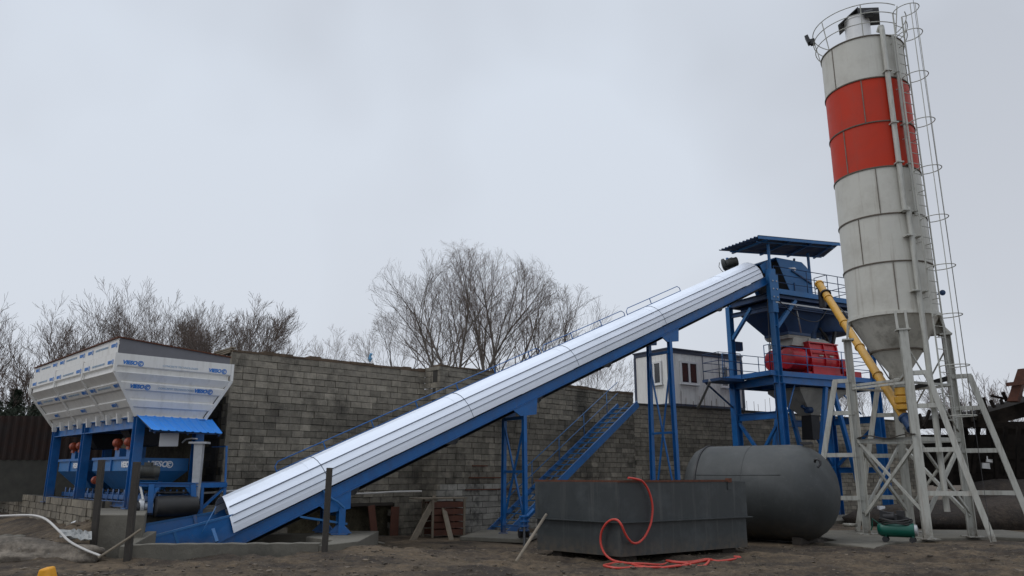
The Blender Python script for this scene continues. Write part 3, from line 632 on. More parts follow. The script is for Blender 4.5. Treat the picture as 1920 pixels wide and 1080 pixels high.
m = M(); c = FH(252, 952, -.15); m.lathe(c - gd * .1, [(.03, 0), (.12, .02), (.14, .05), (.14, .2), (.1, .22)], 14, ax=gd); m.build('pulley', DARK, f)
mt_ = M(); c = FH(262, 884); mt_.lathe(c, [(.06, -.08), (.12, -.06), (.145, 0), (.145, .3), (.16, .3), (.16, .34), (.145, .34), (.13, .44), (.04, .45)], 18, ax=gd)
for k in range(9): mt_.lathe(c + gd * (.02 + .032 * k), [(.16, 0), (.16, .01)], 18, ax=gd)
mt_.abox(c - Z * .2, gd, V((0, 1, 0)), Z, .35, .2, .08); mt_.abox(c + gd * .1 - V((0, .05, 0)) + Z * .12, gd, V((0, 1, 0)), Z, .16, .12, .1)
mt_.build('motor', MOTOR, f)
# awning over the bin end
t = thing('awning', at(335, 800, 19.3), 'bright blue corrugated awning sheet below the end of the white bin', 'awning')
a0, a1, a2, a3 = at(256, 779, 19.55), at(397, 787, 21.1), at(417, 813, 20.3), at(284, 806, 18.7)
m = M(); n_ = 72; rows = []
nrm = ((a1 - a0).cross(a3 - a0)).normalized(); nrm = nrm if nrm.z > 0 else -nrm
for (p, q) in ((a0, a1), (a3, a2)):
    rows.append([p.lerp(q, i / n_) + nrm * (0.018 * (1 if (i % 8) < 2 else 0)) for i in range(n_ + 1)])
m.sheet(rows); m.build('sheet', SKYBLUE, t, solid=0.006)
m = M(); m.beam(a0.lerp(a3, .9) - Z * .05, a1.lerp(a2, .9) - Z * .05, .04, .05)
for s in (0.05, .5, .95): m.beam(a0.lerp(a1, s) - Z * .06, a3.lerp(a2, s) - Z * .06, .03, .04)
m.build('batten', DKBLUE, t)
m = M(); p = at(301, 812, 19.6); q = at(336, 812, 19.95); e_ = (q - p); m.prism([p, q, q - Z * .33, p - Z * .33], V((-.1, .2, 0)))
single(m, 'control_box', WHITE2, 'pale electrical box hanging under the blue awning', 'electrical box', bevel=.008)
t = thing('sheet_metal_duct', at(368, 960, 19.6), 'galvanised vertical box section duct below the blue awning', 'duct')
m = M(); p = at(372, 832, 19.75); q = at(364, 935, 19.7)
m.hexa([q + V((-.08, 0, 0)), q + V((.08, 0, 0)), q + V((.08, .14, 0)), q + V((-.08, .14, 0)), p + V((-.11, 0, 0)), p + V((.11, 0, 0)), p + V((.11, .14, 0)), p + V((-.11, .14, 0))])
m.abox(p + V((-.22, -.08, 0)), (1, 0, 0), (0, 1, 0), Z, .44, .3, .05); m.build('duct', GALV, t)
m = M(); m.path([at(342, 830, 19.9), at(348, 824, 19.8), at(358, 822, 19.7), at(370, 823, 19.7)], .02, 6); m.tube(q + V((0, .07, 0)), V((q.x + .02, q.y + .1, 1.0)), .05); m.build('pipe', GALV, t)
# walkway frame between bin and wall
t = thing('walkway_frame', V((-7.2, 20.9, 0.4)), 'thin blue steel walkway frame in the dark gap between bin and block wall', 'walkway')
m = M(); wy = 20.8
m.beam(at(372, 910, 20.2), at(424, 909, 21.0), .08, .12); m.beam(at(422, 912, 21.0), at(425, 836, 21.0), .05, .05, up=gd); m.beam(at(420, 914, 21.0), at(368, 963, 20.2), .06, .06)
m.beam(at(380, 912, 20.3), at(376, 975, 20.3), .07, .07, up=gd); m.beam(at(422, 910, 21.0), at(418, 985, 21.0), .07, .07, up=gd); m.beam(at(398, 838, 21.6), at(425, 837, 21.0), .03, .03)
m.build('frame', BLUE, t)
m = M(); m.prism([at(374, 905, 20.3), at(424, 905, 21.0), at(424, 905, 21.0) + HL * .9, at(374, 905, 20.3) + HL * .9], (0, 0, .02)); m.build('deck', DKBLUE, t)
# ------------------------------------------------------------------ inclined conveyor
cdv = (CE - CS); CLEN = cdv.length; cdv.normalize(); cb = V((-cdv.y, cdv.x, 0)).normalized(); cu = cdv.cross(cb).normalized()
if cu.z < 0: cu = -cu
CWD = 1.15
def CP(s, b, u): return CS + cdv * s + cb * b + cu * u
def span(px, py):    # conveyor station under a photo column
    a = math.degrees(atan2(cdv.x, cdv.y)); p = on(px, py, CS, a); return (p - CS).xy.length / cdv.xy.length
t = thing('inclined_conveyor', V((CS.x, CS.y, 0.2)), 'long inclined belt conveyor with shiny metal cover on blue beams', 'conveyor')
BH = 0.30
for b in (0.04, CWD - .04):
    m = M(); c0 = CP(-.1, b, BH / 2); c1 = CP(CLEN, b, BH / 2)
    m.ibeam(c0, c1, .14, BH, .018, up=cu); m.build('side_beam', BLUE, t)
m = M()
for k in range(14): s = .6 + k * (CLEN - 1) / 13; m.beam(CP(s, .12, .1), CP(s, CWD - .12, .1), .1, .12, up=cu)
build_each(m, 'cross_member', DKBLUE, t)
m = M()
for k in range(34): s = 0.6 + k * .7; m.tube(CP(s, .25, BH + .03), CP(s, CWD - .25, BH + .03), .05, n=8)
build_each(m, 'roller', DARK, t)
m = M(); m.sheet([[CP(-.6, .15, BH + .16), CP(-.6, CWD / 2, BH + .08), CP(-.6, CWD - .15, BH + .16)], [CP(CLEN + .4, .15, BH + .16), CP(CLEN + .4, CWD / 2, BH + .08), CP(CLEN + .4, CWD - .15, BH + .16)]])
m.sheet([[CP(.2, .15, -.12), CP(.2, CWD - .15, -.12)], [CP(CLEN, .15, -.12), CP(CLEN, CWD - .15, -.12)]])
m.build('belt', RUBBER, t, solid=.012)
m = M()
for k in range(6):
    s = 3.2 + k * 3.4; m.prism([CP(s, .02, -.005), CP(s + .55, .02, -.005), CP(s + .55, .02, -.05), CP(s + .35, .02, -.16)], cb * .1); m.tube(CP(s + .4, .02, -.1), CP(s + .4, CWD, -.1), .05, n=8)
build_each(m, 'return_roller_bracket', DARK, t)
# cover sheets: rounded hood with folded ribs
def hood(s, f): # f 0..1 round the section near -> far
    th = pi * f; return None
NS = 60; RIBS = (.066, .133, .233, .766, .866, .933)
prof = []
FS_ = [0.0, .03] + [v_ for r_ in RIBS[:3] for v_ in (r_ - .004, r_ + .004)] + [.31, .40, .5, .60, .69] + [v_ for r_ in RIBS[3:] for v_ in (r_ - .004, r_ + .004)] + [.97, 1.0]; NS = len(FS_) - 1
for i in range(NS + 1):
    f = FS_[i]; th = pi * (0.0 + f); rr_ = 0.62
    x = -cos(th) * (CWD / 2 + .10); y = sin(th) ** 0.8 * 0.66
    g = 0.0
    for rc in RIBS:
        pass
    k = 1 + g / 0.6; prof.append((CWD / 2 + x * k, BH + .05 + y * k * 1.22))
s0 = span(447, 1000) if False else 0.75
s_start = 0.42; s_end = CLEN - .35
joints = [s_start]; 
while joints[-1] < s_end - 3: joints.append(joints[-1] + 2.35 + rnd.uniform(-.1, .1))
joints.append(s_end)
for i in range(len(joints) - 1):
    m = M(); rows = []; o = 0.008 * (i % 2); rr1 = random.Random(i); 
    for k in range(7):
        s = joints[i] - .03 + (joints[i + 1] - joints[i] + .06) * k / 6
        skew = -.62 if i == 0 and k == 0 else 0
        rows.append([CP(s + (0.4 * (.5 - abs(.5 - FS_[j])) if (i == 0 and k == 0) else 0), b, u + o + .005 * mnoise.noise(V((s * .8, j * .10, i)))) for j, (b, u) in enumerate(prof)])
    m.sheet(rows); m.build('cover_sheet', COVER, t, solid=.004)
m = M()
for rc in RIBS:
    j = min(range(NS + 1), key=lambda q_: abs(FS_[q_] - rc)); (b_, u_), (b2_, u2_) = prof[j - 1], prof[j + 1]; nn_ = V((u2_ - u_, -(b2_ - b_))).normalized() * -1 if False else V((-(u2_ - u_), b2_ - b_)).normalized()
    bb, uu = prof[j]; fs_ = s_start + .4 * (.5 - abs(.5 - rc)) + .02; m.beam(CP(fs_, bb + nn_.x * .012, uu + nn_.y * .012), CP(s_end, bb + nn_.x * .012, uu + nn_.y * .012),   .018, .030, up=(cb * nn_.x + cu * nn_.y))
m.build('fold_shade', COVERD, t)
m = M()
for i in (1, 3, 5, 7):
    if i < len(joints): m.path([CP(joints[i] + .3, b, u + .015) for (b, u) in prof], .009, 5)
build_each(m, 'strap', COVERD, t)
# hand rail along the far side
m = M(); s = 2.6
for (sa, sb) in ((2.4, 12.4), (12.55, 17.0), (17.15, 20.6)):
    hh = .95
    pts = [CP(sa, CWD + .55, BH + .1), CP(sa, CWD + .55, BH + hh - .1), CP(sa + .12, CWD + .55, BH + hh), CP(sb - .12, CWD + .55, BH + hh), CP(sb, CWD + .55, BH + hh - .1), CP(sb, CWD + .55, BH + .1)]
    m.path(pts, .016, 6)
    k = sa + 1.5
    while k < sb - .5: m.tube(CP(k, CWD + .55, .3), CP(k, CWD + .55, BH + hh), .018, n=6); k += 1.6
    m.tube(CP(sa, CWD + .55, BH + .72), CP(sb, CWD + .55, BH + .72), .016, n=6)
m.build('handrail', BLUE, t)
m = M(); m.prism([CP(2.2, CWD + .06, .32), CP(20.8, CWD + .06, .32), CP(20.8, CWD + .62, .32), CP(2.2, CWD + .62, .32)], cu * .04); m.build('walkway', DKBLUE, t)
# tail hopper
m = M()
T0, T1 = -1.45, .7
far = [CP(T0, CWD + .2, .5), CP(T1, CWD + .05, .55), CP(T1, CWD + .05, 1.0), CP(T0, CWD + .35, 1.2)]
near = [CP(T0, -.1, .15), CP(T1, 0.0, .33), CP(T1, 0.0, .70), CP(T0, -.2, 1.12)]
far = [CP(T0, CWD - .05, .05), CP(T1, CWD, .3), CP(T1, CWD + .05, .72), CP(T0, CWD + .15, 1.3)]
m.sheet([[near[0], near[1]], [near[3], near[2]]]); m.sheet([[far[0], far[1]], [far[3], far[2]]])
m.sheet([[near[0], far[0]], [near[3], far[3]]]); m.sheet([[near[0], far[0]], [near[1], far[1]]])
m.build('tail_hopper', BLUE, t, solid=.02)
m = M(); m.beam(near[3], near[2], .05, .05); m.beam(far[3], far[2], .05, .05); m.beam(near[3], far[3], .05, .05)
m.beam(near[0].lerp(near[1], .3), near[3].lerp(near[2], .3), .04, .06, up=cdv)
m.build('stiffener', BLUED, t)
m = M(); m.tube(CP(-1.3, -.05, -.02), CP(-1.3, CWD + .05, -.02), .2, n=20); m.build('tail_drum', RUBBER, t)
m = M()
m.tube(at(378, 1000, 18.2), at(405, 950, 18.6), .012, n=5)
m.beam(at(399, 992, 18.5), at(407, 1016, 18.4), .07, .07, up=cdv)
build_each(m, 'tail_leg', BLUED, t)
# supports
def gusset(m, s, b, wd=.9, dp=.45):
    p = [CP(s - wd * .55, b - .01, .0), CP(s + wd * .6, b - .01, .0), CP(s + .3, b - .01, -dp), CP(s - .3, b - .01, -dp * .62)]
    m.prism(p, cb * .05)
def support(s, zb, name='support', spread=.35, mid=True, legw=.12, low=False):
    sp = None
    top0, top1 = CP(s, 0.05, -.02), CP(s, CWD - .05, -.02)
    f0 = V((top0.x, top0.y, zb)) - cb * spread; f1 = V((top1.x, top1.y, zb)) + cb * spread
    m = M(); gusset(m, s, .0); gusset(m, s, CWD - .04); root = m.build('support_head', BLUE, t)
    for (a, b) in ((top0 + cu * .0 - Z * .2, f0), (top1 - Z * .2, f1)):
        m = M(); m.ibeam(b, a, legw, legw, .015, up=cb); m.abox(b - V((.14, .14, 0)), (1, 0, 0), (0, 1, 0), Z, .28, .28, .025); m.build('leg', BLUE, t)
    m = M(); H = top0.z - zb; zm = zb + H * .48
    l0 = lambda z: f0.lerp(top0, (z - zb) / H); l1 = lambda z: f1.lerp(top1, (z - zb) / H)
    m.beam(l0(zb + .25), l1(zb + .25), .06, .06); m.beam(l0(zm), l1(zm), .06, .08); m.beam(l0(zb + H * .9), l1(zb + H * .9), .08, .1)
    c = (l0(zm) + l1(zm)) / 2
    m.beam(c, l0(zb + .28), .05, .05); m.beam(c, l1(zb + .28), .05, .05); m.beam(l0(zb + H * .86), c, .05, .05); m.beam(l1(zb + H * .86), c, .05, .05)
    m.build('brace', BLUE, t)
s2 = span(984, 760); support(s2, .22, spread=.05)
s3 = span(1256, 626); support(s3, .12, spread=.1, legw=.14)
# first low support
s1 = span(628, 930)
m = M(); gusset(m, s1, .0, .8, .42); gusset(m, s1, CWD - .04, .8, .42); m.build('support_head', BLUE, t)
for b in (.05, CWD - .05):
    p = CP(s1 + .1, b, -.3); q = V((p.x, p.y, .505))
    m = M(); m.ibeam(q, p, .18, .18, .016, up=cb); m.abox(q - V((.2, .16, 0)), (1, 0, 0), (0, 1, 0), Z, .42, .34, .03)
    m.hexa([q + V((-.3, -.05, .03)), q + V((.3, -.05, .03)), q + V((.3, .05, .03)), q + V((-.3, .05, .03)), q + V((-.07, -.05, .25)), q + V((.07, -.05, .25)), q + V((.07, .05, .25)), q + V((-.07, .05, .25))]); m.build('leg', BLUE, t)
m = M(); p = CP(s1 - 1.0, .0, -.02); q = CP(s1 + .1, .05, -.75); m.beam(p, q, .05, .05); m.beam(CP(s1 - 1.0, CWD, -.02), CP(s1 + .1, CWD - .05, -.75), .05, .05)
m.path([CP(s1 - .25, -.02, .4), CP(s1 - .22, -.1, .2), CP(s1, -.12, -.1), CP(s1 + .1, -.14, -.3)], .03, 6); m.beam(CP(s1 + .1, .05, -.5), CP(s1 + .1, CWD - .05, -.5), .06, .08)
m.build('brace', BLUED, t)
# head drive motor
m = M(); c = at(1353, 497, 33.6); ax_ = (at(1384, 489, 33.4) - c).normalized(); m.lathe(c, [(.1, 0), (.22, .02), (.27, .06), (.27, .16), (.18, .2), (.19, .28), (.19, .62), (.2, .64), (.2, .7), (.15, .74), (.06, .75)], 20, ax=ax_)
for k in range(9): m.lathe(c + ax_ * (.3 + k * .035), [(.205, 0), (.205, .012)], 18, ax=ax_)
m.abox(c + ax_ * .2 - Z * .34, ax_, V((0, 1, 0)), Z, .55, .3, .15); m.abox(c + ax_ * .35 + Z * .1, ax_, V((0, 1, 0)), Z, .15, .15, .14); m.build('drive_motor', MOTOR, t)
m = M(); m.path([at(1349, 492, 33.5), at(1348, 500, 33.5), at(1352, 506, 33.5), at(1357, 511, 33.5)], .015, 5); m.build('cable', DARK, t)
# ------------------------------------------------------------------ mixer tower
def TP(a, b, z): return V((TN.x, TN.y, 0)) + EX * a + EY * b + Z * z
def onT(px, py, b):   # point of the photo on the vertical plane parallel to the front face, b metres back
    return on(px, py, TP(0, b, 0), 62)
LX, LY = 6.0, 2.6
DZ, UZ = 6.02, 9.42
t = thing('mixer_tower', TP(3, 1.3, .1), 'tall blue steel mixer tower with two platforms and dark corrugated roof', 'tower')
for (a, b) in ((0, 0), (LX, 0), (0, LY), (LX, LY)):
    m = M(); m.ibeam(TP(a, b, .1), TP(a, b, DZ - .3), .32, .32, .025, up=EX); m.abox(TP(a - .22, b - .22, .1), EX, EY, Z, .44, .44, .03)
    m.build('lower_post', BLUE, t)
for (a, b, za) in ((0, 0, UZ), (LX, 0, UZ), (0, LY, UZ), (LX, LY, UZ)):
    m = M(); m.ibeam(TP(a, b, DZ - .3), TP(a, b, za), .24, .24, .02, up=EX); m.build('upper_post', BLUED, t)
ROOF = {'NL': onT(1422, 443, -.5), 'NR': onT(1575, 457, -.5), 'FR': onT(1544, 482, 1.39), 'FL': onT(1348, 470, 2.17)}
for (a, b, px, py) in ((0, 0, 1437, 452), (0, LY - .1, 1399, 470), (3.5, .9, 1535, 480)):
    zt_ = {0: 11.75, 3.5: 12.05}[a if a in (0, 3.5) else 0]
    m = M(); m.beam(TP(a, b, UZ), TP(a, b, zt_), .09, .09, up=EX); m.build('roof_post', BLUED, t)
m = M(); m.beam(TP(0, 0, 8.7), TP(0, 0, 10.6), .3, .3, up=EX); m.abox(TP(-.25, -.17, 9.2), EX, EY, Z, .5, .03, 1.15); build_each(m, 'connection_plate', BLUED, t)
m = M()
for i in range(2):
    for j in range(3): m.lathe(TP(-.1 + .22 * i, -.17, 9.35 + .35 * j), [(.03, 0), (.03, .04)], 8, ax=-EY)
build_each(m, 'bolt', GALV, t)
# beams
m = M()
for z, h, w_ in ((DZ - .16, .32, .2),):
    m.ibeam(TP(-.3, 0, z), TP(LX + .2, 0, z), w_, h); m.ibeam(TP(-.3, LY, z), TP(LX + .2, LY, z), w_, h); m.ibeam(TP(0, -.05, z - .02), TP(0, LY + .1, z - .02), w_, h); m.ibeam(TP(LX, 0, z), TP(LX, LY, z), w_, h)
    for a in (1.5, 3, 4.5): m.ibeam(TP(a, .12, z), TP(a, LY - .12, z), .12, h - .04)
m.ibeam(TP(0, .17, 4.42), TP(0, LY - .17, 4.42), .18, .3); m.ibeam(TP(LX, .17, 4.42), TP(LX, LY - .17, 4.42), .18, .3); m.ibeam(TP(3.4, LY, 4.3), TP(LX - .17, LY, 4.3), .18, .3)
m.ibeam(TP(.17, LY, 2.2), TP(LX - .17, LY, 2.2), .16, .24); m.ibeam(TP(LX, .17, 2.2), TP(LX, LY - .17, 2.2), .16, .24)
build_each(m, 'lower_beam', BLUE, t)
m = M(); z = DZ - .02
m.abox(TP(-.45, -.02, DZ + .004), EX, EY, Z, LX + .7, .06, .2); m.abox(TP(-.45, .045, DZ + .004), EX, EY, Z, .06, LY + .2, .2); m.abox(TP(LX + .2, .045, DZ + .004), EX, EY, Z, .06, LY + .2, .2)
m.build('deck_edge', BLUE, t)
m = M(); m.abox(TP(-.38, .045, DZ + .15), EX, EY, Z, LX + .57, LY + .15, .03); m.build('deck', DKBLUE, t)
# diagonal struts
m = M()
for b in (0, LY):
    m.beam(TP(2.75, b, DZ - .35), TP(1.5, b, .15), .16, .16, up=EY); m.beam(TP(3.2, b, DZ - .35), TP(4.6, b, .15), .16, .16, up=EY)
m.beam(TP(0, .15, 4.2), TP(0, 1.3, 2.8), .12, .12, up=EX); m.beam(TP(0, LY - .15, 4.2), TP(0, 1.3, 2.8), .12, .12, up=EX)
m.beam(TP(LX, .15, 4.2), TP(LX, LY - .15, 2.4), .12, .12, up=EX); m.beam(TP(4.7, LY, 4.1), TP(5.9, LY, 2.4), .12, .14, up=EY); m.beam(TP(.15, LY, 2.0), TP(2.9, LY, .3), .1, .12, up=EY)
m.tube(TP(.1, 0, 4.0), TP(.9, 0, DZ - .3), .03); m.tube(TP(LX - 1, .1, 4.6), TP(4.0, .1, 5.4), .03)
build_each(m, 'strut', BLUE, t)
# upper floor
m = M()
m.ibeam(TP(-.1, 0, UZ + .1), TP(LX + .2, 0, UZ + .1), .2, .3); m.ibeam(TP(-.1, LY, UZ + .1), TP(LX + .2, LY, UZ + .1), .2, .3); m.ibeam(TP(0, .12, UZ + .06), TP(0, LY - .12, UZ + .06), .2, .26); m.ibeam(TP(0, .12, UZ - .5), TP(0, LY - .12, UZ - .42), .14, .2); m.ibeam(TP(LX, .12, UZ + .1), TP(LX, LY - .12, UZ + .1), .2, .28)
m.ibeam(TP(.12, 0, UZ - .42), TP(LX, 0, UZ - .42), .14, .1)
build_each(m, 'upper_beam', DKBLUE, t)
m = M(); m.abox(TP(-.15, -.13, UZ + .12), EX, EY, Z, LX + .4, .03, .22); m.build('upper_deck_edge', BLUED, t)
m = M(); m.abox(TP(.12, .1, UZ + .19), EX, EY, Z, LX - .2, LY - .2, .03); m.build('upper_deck', DKBLUE, t)
m = M(); m.beam(TP(.02, -.14, UZ - .28), TP(LX * .8, -.14, UZ - .28), .03, .06); m.build('cable_tray', GALV, t)
m = M()
m.beam(TP(.1, 0, UZ - 1.35), TP(1.35, 0, UZ - .05), .15, .17, up=EY); m.beam(TP(0, LY - .1, UZ - 1.5), TP(0, LY - 1.35, UZ - .3), .14, .14, up=EX); m.beam(TP(LX - .1, 0, UZ - 1.4), TP(LX - 1.3, 0, UZ - .05), .14, .14, up=EY)
build_each(m, 'knee_brace', BLUED, t)
# railings
def smooth_(p, n=6):
    o = []
    for i in range(len(p) - 1):
        p0 = p[max(i - 1, 0)]; p1 = p[i]; p2 = p[i + 1]; p3 = p[min(i + 2, len(p) - 1)]
        for k in range(n): t_ = k / n; o.append(.5 * ((2 * p1) + (p2 - p0) * t_ + (2 * p0 - 5 * p1 + 4 * p2 - p3) * t_ ** 2 + (3 * p1 - p0 - 3 * p2 + p3) * t_ ** 3))
    return o + [p[-1]]
def rail(m, pts, h, r=.02, gap=1.5, mids=2):
    for p, q in zip(pts[:-1], pts[1:]):
        p, q = V(p), V(q); n_ = max(1, round((q - p).length / gap))
        for i in range(n_ + 1): c = p.lerp(q, i / n_); m.tube(c, c + Z * h, r, n=6)
        for k in range(mids + 1): z_ = Z * (h * (1 - k / (mids + 1))); m.tube(p + z_, q + z_, r * .9, n=6)
m = M(); zz = DZ + .2
rail(m, [TP(-.42, .3, zz), TP(-.42, 0.02, zz), TP(LX + .2, 0.02, zz), TP(LX + .2, LY + .2, zz), TP(-.42, LY + .2, zz)], 1.08, gap=2.0)
m.build('lower_railing', BLUED, t)
m = M(); zz = UZ + .28
rail(m, [TP(.1, -.1, zz), TP(LX + .1, -.1, zz), TP(LX + .1, LY, zz), TP(3.2, LY, zz)], 1.05, gap=2.0); rail(m, [TP(3.4, -.1, zz), TP(3.4, .6, zz)], 1.05, mids=1)
m.build('upper_railing', DKBLUE, t)
# side balcony towards the cabin
m = M(); m.abox(TP(-1.75, LY - 1.0, DZ - .12), EX, EY, Z, 1.4, 1.1, .12); m.beam(TP(-1.7, LY, DZ - .1), TP(-.15, LY, DZ - 1.15), .06, .06); m.build('balcony_floor', DKBLUE, t)
m = M(); rail(m, [TP(-.45, LY + .05, DZ), TP(-1.72, LY + .05, DZ), TP(-1.72, LY - .95, DZ), TP(-.45, LY - .95, DZ)], 1.1, r=.018, gap=1.2); m.build('balcony_railing', DKBLUE, t)
m = M(); p = TP(-1.75, LY - .4, DZ - .06); q = on(1308, 762, WD + V((0, 0, 0)), D3); m.beam(p, V((q.x, q.y, 5.05)), .12, .12); m.build('gangway', GALV, t)
m = M(); m.abox(TP(.14, LY - .1, 7.45), EX, EY, Z, .45, .25, .4); m.build('junction_box', DKBLUE, t)
m = M(); m.path(smooth_([TP(.2, -.16, 9.2), TP(1.2, -.2, 8.6), TP(2.4, -.18, 8.5), TP(3.2, -.1, 9.1)]), .018, 5); m.path(smooth_([TP(-.18, .1, 9.3), TP(-.22, .15, 7.4), TP(-.2, .1, 6.3), TP(-.19, .05, 3.0), TP(-.2, .1, .3)]), .02, 5); m.path(smooth_([TP(5.6, -.1, 9.3), TP(5.75, -.2, 8.0), TP(5.6, -.1, 6.5)]), .015, 5); build_each(m, 'cable', DARK, t)
# roof
m = M(); n_ = 110; A_, B_, C_, D_ = ROOF['NL'], ROOF['NR'], ROOF['FR'], ROOF['FL']; rows = []
for (p, q) in ((A_, D_), (B_, C_)):
    rows.append([p.lerp(q, i / n_) + Z * (.05 if (i % 10) < 3 else 0) for i in range(n_ + 1)])
m.sheet(rows); m.build('roof_sheet', DKBLUE, t, solid=.012)
m = M()
for f in (.12, .38, .64, .9): m.beam(A_.lerp(B_, f) - Z * .08, D_.lerp(C_, f) - Z * .08, .08, .08)
for f in (.15, .85): m.beam((A_.lerp(D_, f)).lerp(B_.lerp(C_, f), .05) - Z * .12, (B_.lerp(C_, f)).lerp(A_.lerp(D_, f), .05) - Z * .12, .05, .05)
build_each(m, 'purlin', BLUED, t)
m = M(); m.beam(A_ - Z * .04, B_ - Z * .04, .03, .12); m.build('gutter', BLUED, t)
# ------------------------------------------------------------------ head housing of the conveyor / aggregate holding box
t = thing('holding_hopper', TP(1.4, 1.2, UZ + .22), 'bright blue steel aggregate holding box at the conveyor top with dark slanted mouth', 'hopper')
b0 = .22
ol = [onT(1484, 552, b0), onT(1455, 483, b0), onT(1503, 492, b0), onT(1512, 501, b0), onT(1520, 513, b0), onT(1522, 556, b0)]
m = M(); m.prism(ol, EY * .02); front = m.build('front_plate', BLUED, t)
m = M(); thk = EY * 1.9
m.sheet([[ol[1], ol[2], ol[3], ol[4], ol[5]], [p + thk for p in (ol[1], ol[2], ol[3], ol[4], ol[5])]])
m.build('housing', BLUED, t, solid=.02)
m = M(); m.prism([p + thk for p in ol], EY * .02); m.build('back_plate', BLUED, t)
m = M(); sl = ol[0] + (ol[1] - ol[0]) * .0; m.sheet([[ol[0] + EX * .25 + EY * .05, ol[1] + EX * .3 - Z * .04 + EY * .05], [ol[0] + EX * .25 + thk, ol[1] + EX * .3 - Z * .04 + thk]]); m.build('mouth_shade', DARK, t, solid=.01)  # dark sheet paints the unlit inside of the mouth
m = M(); p = onT(1441, 489, b0 + .05); m.prism([p, ol[1] - Z * .01, ol[1] + thk, p + thk], Z * .03); m.prism([onT(1425, 497, .15), onT(1441, 488, .15), onT(1441, 514, .15), onT(1432, 512, .15)], EY * .03); m.build('hood', BLUED, t)
m = M(); c = onT(1487, 503, b0 - .01); m.prism([onT(1477, 502.5, b0 - .02), onT(1490, 501, b0 - .02), onT(1493, 504, b0 - .02), onT(1491, 508, b0 - .02), onT(1487, 504, b0 - .02)], EY * .015); m.build('pale_mark', WTXT, t)
m = M(); m.beam(ol[0] + Z * 1.1 - EY * .04 + EX * .1, onT(1522, 532, b0 - .04), .04, .06); m.beam(onT(1491, 552, b0 - .02), onT(1489, 530, b0 - .02), .03, .04, up=EY); m.tube(onT(1489, 489, b0 + .2), onT(1489, 485, b0 + .2), .05); m.build('stiffener', DKBLUE, t)
# ------------------------------------------------------------------ weigh hoppers under the upper floor
t = thing('aggregate_weigh_hopper', TP(2.3, 1.3, 8.2), 'dark blue square funnel hopper hanging over the red mixer', 'hopper')
m = M(); R4 = lambda a0, a1, b0, b1, z: [TP(a0, b0, z), TP(a1, b0, z), TP(a1, b1, z), TP(a0, b1, z)]
m.loft([R4(.5, 3.3, .2, 2.4, UZ - .02), R4(.5, 3.3, .2, 2.4, 9.0), R4(1.45, 2.85, .6, 2.0, 8.12), R4(1.45, 2.85, .6, 2.0, 8.0)]); m.build('funnel', DKBLUE, t)
m = M(); m.tube(TP(1.35, -.02, 9.2), TP(1.9, .3, 8.05), .03); m.build('pull_rod', GALV, t)
t = thing('cement_weigh_hopper', TP(4.5, 1.2, 7.9), 'round dark blue cement weighing tank under the upper platform beside the yellow screw', 'hopper')
m = M(); m.lathe(TP(4.6, 1.2, 8.25), [(.25, -.45), (.25, 0), (.95, .05), (1.0, .15), (1.0, 1.15), (.9, 1.17)], 28); m.build('drum', DKBLUE, t)
m = M(); m.lathe(TP(3.35, 1.0, 7.85), [(.2, 0), (.22, .4), (.42, .9), (.42, 1.5)], 20); m.build('water_tank', DKBLUE, t)
m = M(); m.path([TP(3.7, .8, 8.5), TP(3.95, .7, 8.1), TP(4.2, .8, 7.8)], .07, 8); m.beam(TP(4.0, .4, 7.75), TP(4.2, .4, 8.3), .12, .12); m.build('valve', DARK, t)
# ------------------------------------------------------------------ red mixer
t = thing('concrete_mixer', TP(3.2, 1.2, DZ + .2), 'big red twin shaft concrete mixer on the lower tower platform', 'mixer')
z0m = DZ + .2; MA, MB_ = 2.35, 4.15
def trough(a0, a1, grow=0.0):
    pts = []; R = .62 + grow; zc = z0m + .68
    b_lo, b_hi = .32 - grow, 2.12 + grow; c1, c2 = .32 + .6, 2.12 - .6
    for k in range(13): th = pi * .5 + pi * .5 * k / 12 + 0; pts.append((c1 - R * sin(th - pi / 2 + pi / 2) * 1, 0)) if False else None
    arc = []
    for k in range(11): th = pi + pi / 2 * k / 10; arc.append((c1 + R * cos(th), zc + R * sin(th)))      # left bottom quarter
    for k in range(11): th = -pi / 2 + pi / 2 * k / 10; arc.append((c2 + R * cos(th), zc + R * sin(th)))
    arc += [(b_hi, zc + .2), (b_hi - .08, z0m + 1.42), (b_lo + .08, z0m + 1.42), (b_lo, zc + .2)]
    return [TP(a0, b, z) for b, z in arc], EX * (a1 - a0)
m = M(); p, v_ = trough(MA + .08, MB_ - .08); m.prism(p, v_); m.build('trough', RED, t)
m = M()
for a in (MA, MB_ - .08, (MA + MB_) / 2): p, v_ = trough(a, a + .07, .07); m.prism(p, v_)
m.abox(TP(MA - .05, .3, z0m + 1.43), EX, EY, Z, MB_ - MA + .1, 1.86, .05); m.abox(TP(MA, .28, z0m + .98), EX, EY, Z, MB_ - MA, .03, .07)
m.build('rib', RED, t)
m = M(); m.abox(TP(MA + .05, .24, z0m + .02), EX, EY, Z, MB_ - MA - .1, .06, .42)
for b in (.3, 1.95): m.abox(TP(MA - .2, b, z0m), EX, EY, Z, MB_ - MA + .5, .16, .14)
m.build('base_frame', RED, t)
for b in (.78, 1.62):
    m = M(); m.lathe(TP(MA, b, z0m + .72), [(.4, 0), (.4, .12), (.5, .14), (.5, .8), (.46, .95), (.28, 1.02), (.1, 1.03)], 24, ax=-EX); m.build('gearbox', RED, t)
    m = M(); m.lathe(TP(MB_, b, z0m + .72), [(.3, 0), (.3, .12), (.17, .14), (.17, .35)], 20, ax=EX); m.build('bearing', DARK, t)
m = M(); m.abox(TP(MB_ + .3, .35, z0m + .1), EX, EY, Z, .5, .5, .75); m.abox(TP(MB_ + .35, .2, z0m), EX, EY, Z, .95, .9, .3); build_each(m, 'drive_box', RED, t, bevel=.03)
